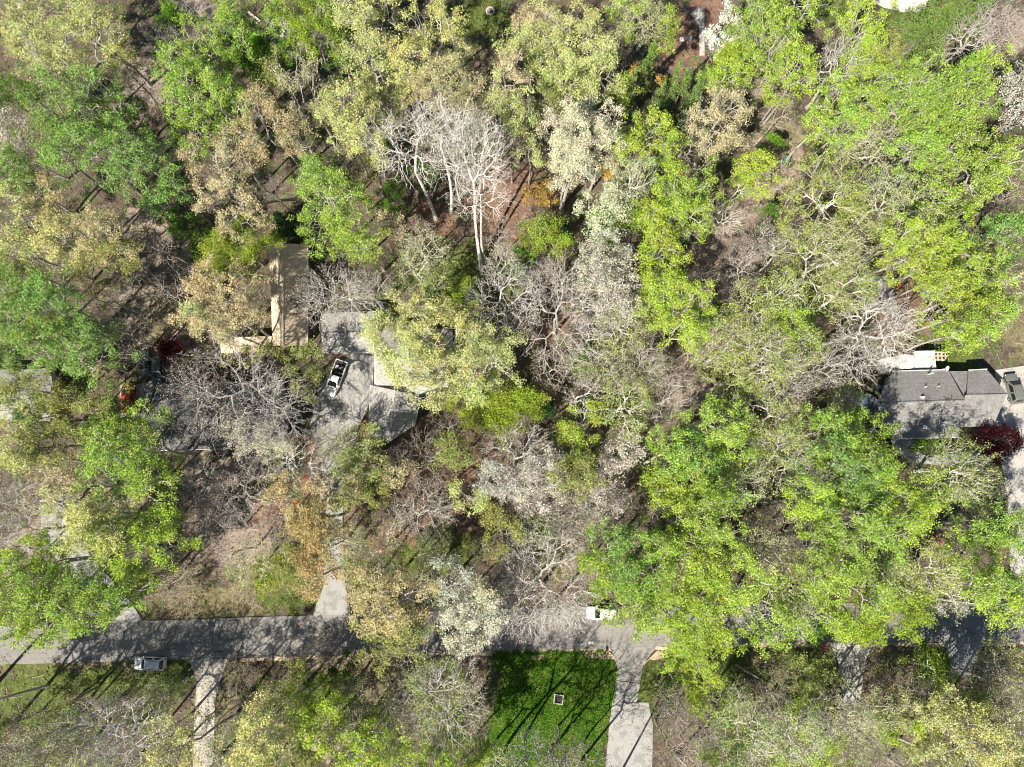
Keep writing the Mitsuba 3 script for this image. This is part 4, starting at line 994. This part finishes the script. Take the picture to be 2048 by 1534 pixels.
# ------------------------------------------------------------------ the trees: kind, crown centre and radius in the survey photo, height in m (0 = usual), trunk foot if it shows; low D rows by the pines are added as dark shadow
TREES = '''
Y 62 52 88
Y 178 62 82
Y 110 128 62
o 235 120 40
g 18 195 40
g 60 190 35 12
V 26 262 40
B 30 300 40
H 130 225 72
H 208 212 66
H 110 300 58
H 195 310 78
H 285 325 70
g 255 250 60 16
H 345 385 50 18
H 35 345 55
g 75 385 45 14
G 400 105 58
G 425 190 70
G 365 165 40
G 395 240 55
G 465 215 52
b 395 30 48
U 345 30 35
B 330 90 45 14
G 470 60 60
G 545 15 45
U 500 95 45 8
F 625 55 62 22
G 660 20 45
B 665 85 35 15
g 590 95 40 13
T 615 190 52
T 545 262 68
T 600 265 48
T 430 325 58
T 480 310 40
T 470 420 65 22 588 398
o 560 150 45
g 510 140 45 14
Y 675 215 48
Y 690 265 45
H 640 355 52 19
G 655 430 70
G 705 450 62
G 725 500 45 18
F 480 492 62 16
F 450 520 45 14
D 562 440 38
g 395 470 45 11
U 340 440 25
Y 45 440 66
T 95 420 58
Y 130 480 66
T 225 485 62
o 190 520 62
o 255 515 45
Y 60 510 50
o 20 530 40
Y 720 52 62
Y 760 40 52
Y 868 70 66
Y 745 148 62
Y 815 130 50
T 905 175 74
T 850 192 58
T 960 195 52
Y 1000 215 45
g 690 80 30 12
g 690 130 30 11
Y 1070 105 74
Y 1150 70 62
Y 1135 160 66
Y 1195 135 58
T 1010 150 50
o 1100 195 50
b 1235 95 40 17
T 1080 40 50 18
s 1290 45 62 22 1275 100
G 1330 60 40
G 1250 30 45
P 1298 122 26 16
P 1347 160 24 15
P 1375 148 24 15
P 1320 190 22 12
P 1262 175 26 14
P 1395 175 24 13
O 1270 145 20 7
O 1312 165 16 5
L 1245 185 36 15
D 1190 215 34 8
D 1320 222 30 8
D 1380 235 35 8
o 1150 225 40 10
Y 1045 240 48
Y 1062 300 34 22
W 1110 270 52
W 1160 285 90 27 1123 417
W 1205 300 48
W 1140 335 48
W 1195 425 50
w 812 300 80 27 872 438
w 880 255 62 27 902 425
w 943 300 85 31 963 538
w 960 395 62 22 968 520
V 960 300 55 22
B 905 330 60 22
V 905 250 46 18
g 850 345 28 8
U 755 285 25 6
Y 715 245 56
o 765 215 45
Y 745 300 40
g 780 405 42 13
o 720 380 40 14
T 790 455 36 14
s 850 500 45 16
F 1095 470 48 14
s 1260 370 50 24 1254 428
L 1295 275 58
L 1265 310 40
G 1330 300 35
L 1355 415 70
L 1310 440 45
G 1375 375 45
O 1080 390 30 6
O 1215 345 22 8
O 1335 490 18 6
O 1345 345 18 7
g 1250 440 34 9
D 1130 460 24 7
V 1215 515 52
V 1235 600 52
V 1190 555 38
U 1210 460 40 7
G 1270 430 40 14
C 1452 55 30 11
C 1430 95 22 9
C 1462 98 20 9
G 1580 30 66
G 1530 85 60
F 1480 120 50 15
G 1500 40 45
L 1720 60 58
o 1762 112 52
L 1715 130 55
s 1530 115 58 18
L 1595 150 48
L 1455 150 45
G 1420 150 34 11
L 1560 190 36 14
w 1665 135 58 22 1614 215
L 1690 190 40
P 1885 28 88 20
P 1960 15 50 16
G 1830 180 78
G 1930 200 72
L 1945 150 52
G 1800 235 58
G 1870 250 62
B 1935 85 64 16
B 1985 40 40 22 1945 70
b 2020 65 48 18
V 2030 175 42
V 2040 235 30
G 1660 230 62
G 1725 215 48
G 1680 265 34
g 1710 245 25 10
G 1905 295 76
G 1840 300 60
G 1950 350 60
T 1437 255 72 21
s 1390 255 40 15
U 1545 288 24 7
L 1515 345 48 15
L 1480 375 34 13
U 1640 325 22 6
s 1700 290 58 17
s 1760 300 52 18
b 1660 330 40 10
S 1650 405 105 22 1626 458
s 1760 400 60
S 1815 450 68
L 1790 480 45
G 1860 400 58
L 1975 320 36
L 1962 375 34
L 1915 440 28
L 2020 325 50
b 2010 395 46 17
H 2000 470 64
b 1905 490 50 15
G 1955 520 50
L 1870 480 40
s 1660 500 66
B 1440 440 52 11
B 1530 480 48 10
g 1540 430 25 7
B 1480 600 45 10
H 30 580 62
H 45 640 58
H 95 590 56
H 140 625 54
H 60 690 72
H 150 705 78
H 205 680 52
G 110 655 50
B 215 600 48 16
b 205 655 40 13
B 265 680 50 12
g 20 720 40
o 155 835 68
o 225 800 46
g 215 845 40
o 90 890 62
Y 42 905 58
Y 30 850 44
o 120 800 50
s 60 790 45
T 430 600 92 22
T 488 622 48 22
T 465 665 56 20
Y 395 640 46
o 612 720 40 16
o 622 768 38 15
o 522 705 32 15
R 338 702 26 6
B 470 780 112 21
B 540 815 92 20
B 420 840 66 17
b 400 780 58 17
W 505 868 54 15
W 545 890 36 13
G 235 880 66
G 300 890 64
G 245 950 66
G 305 955 58
g 225 835 36 9
L 330 1045 54
L 350 1090 40
T 125 970 58
Y 195 1040 66
Y 150 1020 50
L 240 1060 48
B 25 1010 62
B 60 960 40 16
B 480 985 64 14
B 400 960 50 12
B 520 940 48 12
Q 290 982 14 4
B 690 600 84 20
B 735 580 52 18
B 650 620 52 17
Y 800 700 90 20
Y 905 680 92 21
Y 960 735 78 20
Y 860 755 72 20
Y 835 640 62 19
Y 985 690 52 19
F 1000 815 66 13
F 945 800 46 13
F 1040 810 44 12
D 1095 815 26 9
S 870 560 38 14
s 830 540 45 15
w 1010 600 76 18 1012 648
B 1110 625 100 19
B 1165 620 66 17
B 1090 560 62 15
U 1040 530 34 7
N 1080 520 40
F 930 600 38 9
L 1335 530 66
L 1320 590 62
L 1365 610 58
L 1355 665 50
G 1400 640 34
U 1165 715 32 6
b 1140 730 34 13
S 1250 660 60 16
B 1180 680 50 16
w 1170 785 48 17
L 1160 845 44 15
L 1150 890 42 15
S 1255 805 66 18
s 1210 740 52 14
s 1290 750 50 14
K 1240 900 46 14
K 1215 935 28 12
K 1210 1000 46 13
K 1180 1030 34 12
B 1035 920 92 19
V 1070 960 60 17
V 990 960 46 16
b 850 920 66 14
o 915 900 50 18
o 1155 950 52
b 1110 990 48 15
Y 935 1000 42 17
o 735 925 62 17
s 700 890 44 13
o 755 985 40 15
T 790 950 40 16
S 1620 545 84
S 1700 575 62
S 1560 590 46
S 1500 620 56
S 1450 690 74 19
S 1530 720 94 20
S 1600 690 60 18
S 1460 760 60 18
L 1560 640 45
g 1600 620 40 11
g 1440 620 30 9
w 1740 660 84 20 1640 690
w 1790 640 52 18
B 1700 720 62 18
b 1780 700 46 16
L 1895 590 52
L 1870 560 46
L 1940 625 56
L 1925 660 50
G 1990 620 52
L 1960 580 44
s 2000 575 42
L 1820 515 66
L 1890 505 48
V 1870 570 34 12
N 1680 760 44
G 1420 845 70
H 1400 910 60
L 1385 965 52
L 1470 900 56
G 1345 900 52
s 1490 965 58 21
S 1530 840 66
S 1560 890 52
L 1330 960 48
G 1650 865 66
G 1715 880 64
G 1745 930 58
H 1655 945 70
H 1735 985 66
s 1590 940 54 21
L 1780 1010 56
L 1610 1000 62
S 1905 945 80 16
s 1950 985 56 14
R 1995 882 38 5.5
U 1858 890 20 2
U 1835 890 18 1.6
U 1880 882 16 1.5
S 1690 800 40 13
G 55 1140 72
G 120 1185 72
G 40 1215 62
G 150 1235 52
G 85 1250 48
L 105 1120 56
G 245 1165 62
G 205 1205 46
L 265 1120 44
Y 205 1085 60
o 290 1150 40 14
N 345 1165 52 6
N 320 1140 40 5
N 375 1195 36 4
B 60 1060 66 17
B 10 1090 46 17
A 620 1040 70 20
A 600 1000 58 19
A 640 1100 62 20
o 590 1120 50 18
A 630 1155 48 18
T 670 990 48 19
s 690 1080 60 19
o 700 1010 46 18
Q 622 960 10 13
Q 612 1008 12 13
s 500 1130 56 10
F 545 1140 40 9
B 440 1010 56 13
B 560 1010 45 13
B 470 1100 44 11
N 500 1180 36 3
S 285 1412 62 13
S 335 1378 36 9
w 235 1460 92 21
B 175 1490 62 15
B 290 1500 66 22
s 240 1400 44 9
Y 365 1502 66 22
Y 320 1530 44 14
Y 525 1450 60 25
o 560 1505 62
Y 500 1520 46
L 640 1440 60 21
L 610 1400 44 12
o 570 1370 46 9
g 690 1350 40 8
N 480 1360 38 4
N 650 1300 34 3
s 95 1490 64 22
B 30 1500 60 23
o 20 1450 40 11
o 140 1405 44 9
T 745 1190 68
T 800 1210 78
o 760 1255 58
o 830 1265 46
o 720 1150 44
W 895 1185 66 19
W 950 1230 66 19
W 930 1275 46 18
W 965 1180 40 18
w 1085 1165 104 17 1086 1168
B 1050 1210 66 16
B 1130 1220 60 16
b 1020 1160 48 14
H 1235 1090 62
G 1290 1150 66
H 1230 1170 52
G 1270 1225 54
L 1200 1130 42
L 1335 1220 58
L 1370 1275 56
L 1360 1130 60
G 1310 1090 46
g 1290 1120 40 13
S 880 1380 84 19
B 890 1395 96 21
s 820 1400 60 12
s 940 1440 50 11
B 830 1340 52 11
L 740 1490 66 22
L 790 1520 56 20
L 900 1500 58 17
L 950 1510 44 12
o 690 1420 56 11
g 730 1440 48 9
B 1050 1515 60 20
B 1110 1530 44 11
b 1345 1490 62 19
b 1385 1510 46 12
B 1350 1430 40 10
s 770 1090 60 13
s 860 1100 46 12
B 850 1020 72 15
B 795 1030 50 13
o 1000 1055 50 16
B 1045 1100 56 15
s 1070 1060 50 14
B 1130 1090 56 14
U 1095 1062 22 5
b 970 1105 44 12
G 1410 1035 66
L 1370 1050 50
L 1345 1010 48
G 1440 990 46
b 1555 1055 64 16
s 1540 1110 50 15
G 1690 1055 72
G 1640 1070 52
L 1795 1035 54
L 1830 990 50
G 1750 1070 52
X 1805 1083 14 3
X 1868 1083 13 3
X 1648 1295 6 1.5
X 1780 1372 12 3
S 1850 1135 72 16
s 1880 1180 52 15
S 1820 1190 50 15
G 1980 1065 66
H 2015 1165 66
G 1945 1170 48
G 2030 1060 50
L 1940 1110 46
L 1990 1215 48
G 1475 1155 70
G 1530 1220 62
L 1450 1240 56
L 1400 1210 60
L 1420 1140 50
s 1510 1085 56 20
S 1590 1170 56 21
L 1385 1305 54 16
G 1655 1145 72
G 1720 1175 62
L 1640 1230 56
s 1590 1235 44 18
S 1770 1140 54 20
g 1620 1255 38 11
F 1725 1250 48 14
F 1790 1228 58 15
F 1690 1255 30 12
o 1600 1345 56 13
o 1640 1370 46 10
L 1420 1395 58 12
G 1450 1420 46 12
o 1390 1380 34 9
g 1330 1390 32 6
L 1345 1340 30 7
s 1490 1465 70 20
B 1550 1430 56 12
s 1600 1460 66 20
L 1530 1500 56 13
L 1650 1500 60 13
s 1700 1480 56 13
B 1660 1420 50 19
s 1740 1420 50 20
L 1440 1500 52 12
Y 1930 1470 76 22
Y 1860 1430 60 21
Y 1990 1500 60 15
Y 1870 1510 60 14
L 1855 1335 42 9
o 1910 1395 52 12
s 1980 1400 60 13
s 2030 1380 46 13
o 1790 1390 46 11
o 1820 1450 44 12
b 1760 1500 46 12
g 1870 1315 30 7
S 2000 1330 52 11
N 1750 1345 34 4
N 1560 1330 30 3
N 1790 1340 30 3
b 300 630 34 15
b 345 590 36 16
b 250 560 34 16
b 330 500 34 17
b 380 560 30 15
b 285 170 30 16
b 325 215 34 16
w 600 930 54 18
b 640 950 46 17
s 690 905 46 16
b 660 880 36 15
b 840 470 36 16
b 1000 480 40 15
b 1060 460 34 15
b 1130 700 44 15
b 1210 760 44 15
b 1290 700 44 16
b 1340 760 44 15
b 1380 700 36 14
b 1330 830 44 15
b 1100 740 40 14
b 870 1010 44 15
b 900 860 40 14
b 1120 1010 44 15
b 1160 1060 48 15
b 1170 1140 44 15
b 1300 1010 44 16
b 1440 1110 44 17
b 1600 1110 44 17
b 1690 820 44 16
b 1600 770 44 16
b 1480 590 40 14
b 1500 500 44 13
b 1400 560 36 12
b 1590 470 40 14
b 1700 380 44 16
b 1840 360 44 17
b 1880 320 40 17
b 1560 230 36 14
b 1380 300 40 14
b 1020 300 36 17
b 780 230 40 17
b 690 330 36 16
b 540 380 36 16
b 130 880 44 16
b 190 940 40 15
b 60 560 40 16
b 440 1060 44 13
b 380 1010 44 13
b 560 1060 40 14
b 70 1440 54 18
S 150 1450 48 17
b 430 1440 40 17
s 460 1500 54 19
S 560 1420 54 18
o 640 1500 54 19
b 700 1470 50 18
b 800 1440 54 18
b 720 1390 44 16
b 1340 1400 36 13
b 1400 1450 48 16
s 1480 1400 48 17
b 1540 1370 44 16
L 1610 1425 44 15
s 1700 1450 50 17
L 1775 1450 46 16
b 1820 1390 44 16
o 1950 1420 50 17
b 1990 1360 44 15
s 2020 1460 50 17
o 45 775 44 18
H 75 828 38 17
g 20 800 36 15
b 1120 1500 50 13
b 1180 1522 44 12
s 990 1530 44 12
B 1120 1585 60 23
B 1250 1625 60 24
L 1238 1208 38 18
w 1560 760 70 19
w 1500 690 70 19
B 1420 700 50 17
B 1640 740 54 18
B 1340 800 50 16
B 1270 740 56 16
B 1230 620 50 16
B 1130 1040 50 16
B 1070 1010 46 15
B 1560 500 50 15
B 1480 540 44 14
B 1000 530 50 16
B 1620 1090 50 19
B 330 900 40 15
b 610 590 30 14
B 150 1590 80 24
s 330 1610 70 23
B 470 1600 70 24
Y 620 1610 70 24
L 850 1600 80 25
S 980 1620 80 26
B 1180 1630 70 24
s 1420 1600 70 23
B 1720 1600 70 24
B 1900 1610 70 24
s 2030 1600 70 23
B -70 1420 70 22
L -150 1530 80 24
S -60 1560 80 25
s 40 1570 80 24
S 130 1560 80 24
S -180 1430 80 24
s -60 1300 66 22
'''
LAND = [(981, 22, 'the fire pit clearing'), (1572, 321, 'the green utility cabinet'), (671, 756, 'the white pickup truck'), (1850, 800, 'the right-hand grey house'), (299, 1328, 'the white estate car'), (255, 797, 'the red car'),
        (1117, 1398, 'the square bed on the lawn'), (580, 590, 'the long tan roof'), (1206, 1226, 'the white van'), (40, 790, 'the left-edge grey roof'), (665, 1190, 'the pale drive mouth'), (1700, 1330, 'the lower right drive'),
        (410, 1400, 'the lower left slab drive'), (1260, 1345, 'the asphalt drive mouth'), (1370, 80, 'the white garden chairs'), (525, 50, 'the lumber pile'), (1790, 150, 'the upper right footpath'), (1445, 520, 'the pale dirt clearing'),
        (940, 570, 'the middle grass clearing'), (880, 960, 'the red mulch bed'), (0, 0, 'the top left corner'), (2048, 0, 'the top right corner'), (0, 1534, 'the bottom left corner'), (2048, 1534, 'the bottom right corner'), (820, 820, 'the central grey roof'),
        (1930, 1240, 'the right street end'), (40, 1290, 'the left street end'), (440, 1090, 'the pinkish front yard'), (1734, 812, 'the trampoline'), (2048, 420, 'the right edge'), (0, 420, 'the left edge'), (240, 160, 'the upper left gap'), (0, 1050, 'the lower left edge'),
        (2048, 1080, 'the lower right edge'), (1445, 1534, 'the bottom edge'), (700, 1534, 'the bottom edge'), (690, 0, 'the top edge')]
DIRS = ['right of', 'above and right of', 'above', 'above and left of', 'left of', 'below and left of', 'below', 'below and right of']
ORD = ['', 'second ', 'third ', 'fourth ', 'fifth ', 'sixth ', 'seventh ', 'eighth ', 'ninth ', 'tenth ']
SIZEW = lambda r: 'small ' if r < 40 else 'large ' if r >= 72 else ''
rows = []
for i, line in enumerate(TREES.strip().split('\n')):
    w = line.split()
    kind, u, v, r = w[0], float(w[1]), float(w[2]), float(w[3])
    h = float(w[4]) if len(w) > 4 else 0
    base = (float(w[5]), float(w[6])) if len(w) > 6 else None
    key = add_tree(i, kind, u, v, r, h, base)
    d, name = min((math.hypot((u - a) * 0.9, v - b), n) for a, b, n in LAND)
    a, b = next((a, b) for a, b, n in LAND if n == name and abs(math.hypot((u - a) * 0.9, v - b) - d) < 1e-6)
    way = DIRS[int(round(math.atan2(b - v, u - a) / (math.pi / 4))) % 8] if d > 40 else 'over'
    look = K[kind]['look']
    rows.append((look if look.startswith('low') else SIZEW(r) + look, way, name, d, key, kind))
for row in rows:
    same = sorted(q[3] for q in rows if q[:3] == row[:3])
    k = same.index(row[3])
    lab = f'{row[0]} {row[1]} {row[2]}' if len(same) == 1 else f'{row[0]} {row[1]} {row[2]}, {ORD[k]}nearest'
    tag(row[4], lab, 'shrub' if row[5] in SHRUBS else 'tree', K[row[5]]['look'] + ('s' if row[5] != 'S' else ', all such') + ' of the wood')

# ------------------------------------------------------------------ woodland floor: twigs, leaf litter, grass blades
rng = np.random.default_rng(77)


def scatter(n, x0, x1, y0, y1, free=True):
    p = np.c_[rng.uniform(x0, x1, n), rng.uniform(y0, y1, n)]
    if free:
        import shapely
        p = p[~shapely.contains_xy(KEEP, p[:, 0], p[:, 1])]
        p = p[~shapely.contains_xy(Polygon(lawn), p[:, 0], p[:, 1])]
    return p


X0, X1, Y0, Y1 = -92, 92, -50, 100
# fallen branches and twigs
p = scatter(9000, X0, X1, Y0, Y1)
nz_ = np.asarray(meshkit.fbm(np.c_[p * 0.12, p[:, :1] * 0]))
p = p[nz_ > 0.42]
a = rng.uniform(0, 2 * np.pi, len(p)); L = rng.uniform(0.4, 2.4, len(p))
q0 = np.c_[p, rng.uniform(-0.05, 0.12, len(p))]
q1 = q0 + np.c_[np.cos(a) * L, np.sin(a) * L, rng.uniform(-0.05, 0.55, len(p)) * L * 0.6]
wv, wf = prisms(q0, q1, np.full(len(p), 0.03) * rng.uniform(0.5, 1.6, len(p)), np.full(len(p), 0.01), 3)
tone = np.repeat(rng.uniform(0.6, 1.3, len(p)), 6)[:, None]
tag(put('fallen_twigs', (wv, wf), 'm_bark', color=np.array([0.34, 0.32, 0.30]) * tone), 'grey fallen twigs and brush strewn over the woodland floor', 'brush', None, 'stuff')
# leaf litter
p = np.vstack([scatter(60000, X0, X1, Y0, Y1), scatter(5000, X0, X1, -45, 40, False)])
lv, lf = triangles(rng, np.c_[p, rng.uniform(0.0, 0.07, len(p))], 0.22, 1.6)
cols = np.array([(0.24, 0.18, 0.14), (0.17, 0.12, 0.09), (0.33, 0.27, 0.22), (0.11, 0.085, 0.065)])[rng.integers(0, 4, len(p))]
tag(put('leaf_litter', (lv, lf), 'm_leaf', color=np.repeat(cols, 3, 0)), 'brown fallen leaves lying over the woodland floor', 'leaf litter', None, 'stuff')
# ground cover: low green sprigs in loose patches
p = scatter(60000, X0, X1, Y0, Y1)
nz_ = np.asarray(meshkit.fbm(np.c_[p * 0.16 + 31, p[:, :1] * 0]))
p = p[nz_ > 0.53]
lv, lf = triangles(rng, np.c_[p, rng.uniform(0.02, 0.6, len(p)) ** 1.5], 0.28, 0.8)
cols = np.array([(0.12, 0.19, 0.04), (0.19, 0.27, 0.06), (0.09, 0.15, 0.03), (0.25, 0.28, 0.11)])[rng.integers(0, 4, len(p))]
tag(put('ground_cover', (lv, lf), 'm_leaf', color=np.repeat(cols, 3, 0)), 'low green weeds and seedlings in patches on the woodland floor', 'ground cover', None, 'stuff')
# grass blades of the lawn
import shapely
lp = np.array(lawn)
p = np.c_[rng.uniform(lp[:, 0].min(), lp[:, 0].max(), 40000), rng.uniform(lp[:, 1].min(), lp[:, 1].max(), 40000)]
p = p[shapely.contains_xy(Polygon(lawn).buffer(0.15), p[:, 0], p[:, 1])]
p = p[np.hypot(p[:, 0] - G(1117, 1398)[0], p[:, 1] - G(1117, 1398)[1]) > 0.95]
lv, lf = triangles(rng, np.c_[p, rng.uniform(0.03, 0.09, len(p))], 0.16, 0.8, (1.4, 0.5))
cols = np.array([(0.06, 0.16, 0.012), (0.10, 0.22, 0.02), (0.045, 0.12, 0.01), (0.17, 0.25, 0.05)])[rng.integers(0, 4, len(p))]
tag(put('lawn_grass', (lv, lf), 'm_leaf', color=np.repeat(cols, 3, 0)), 'short mown grass blades of the bright green lawn', 'grass', None, 'stuff')
print('triangles in trees', N_TRI[0], 'trees', len(rows))
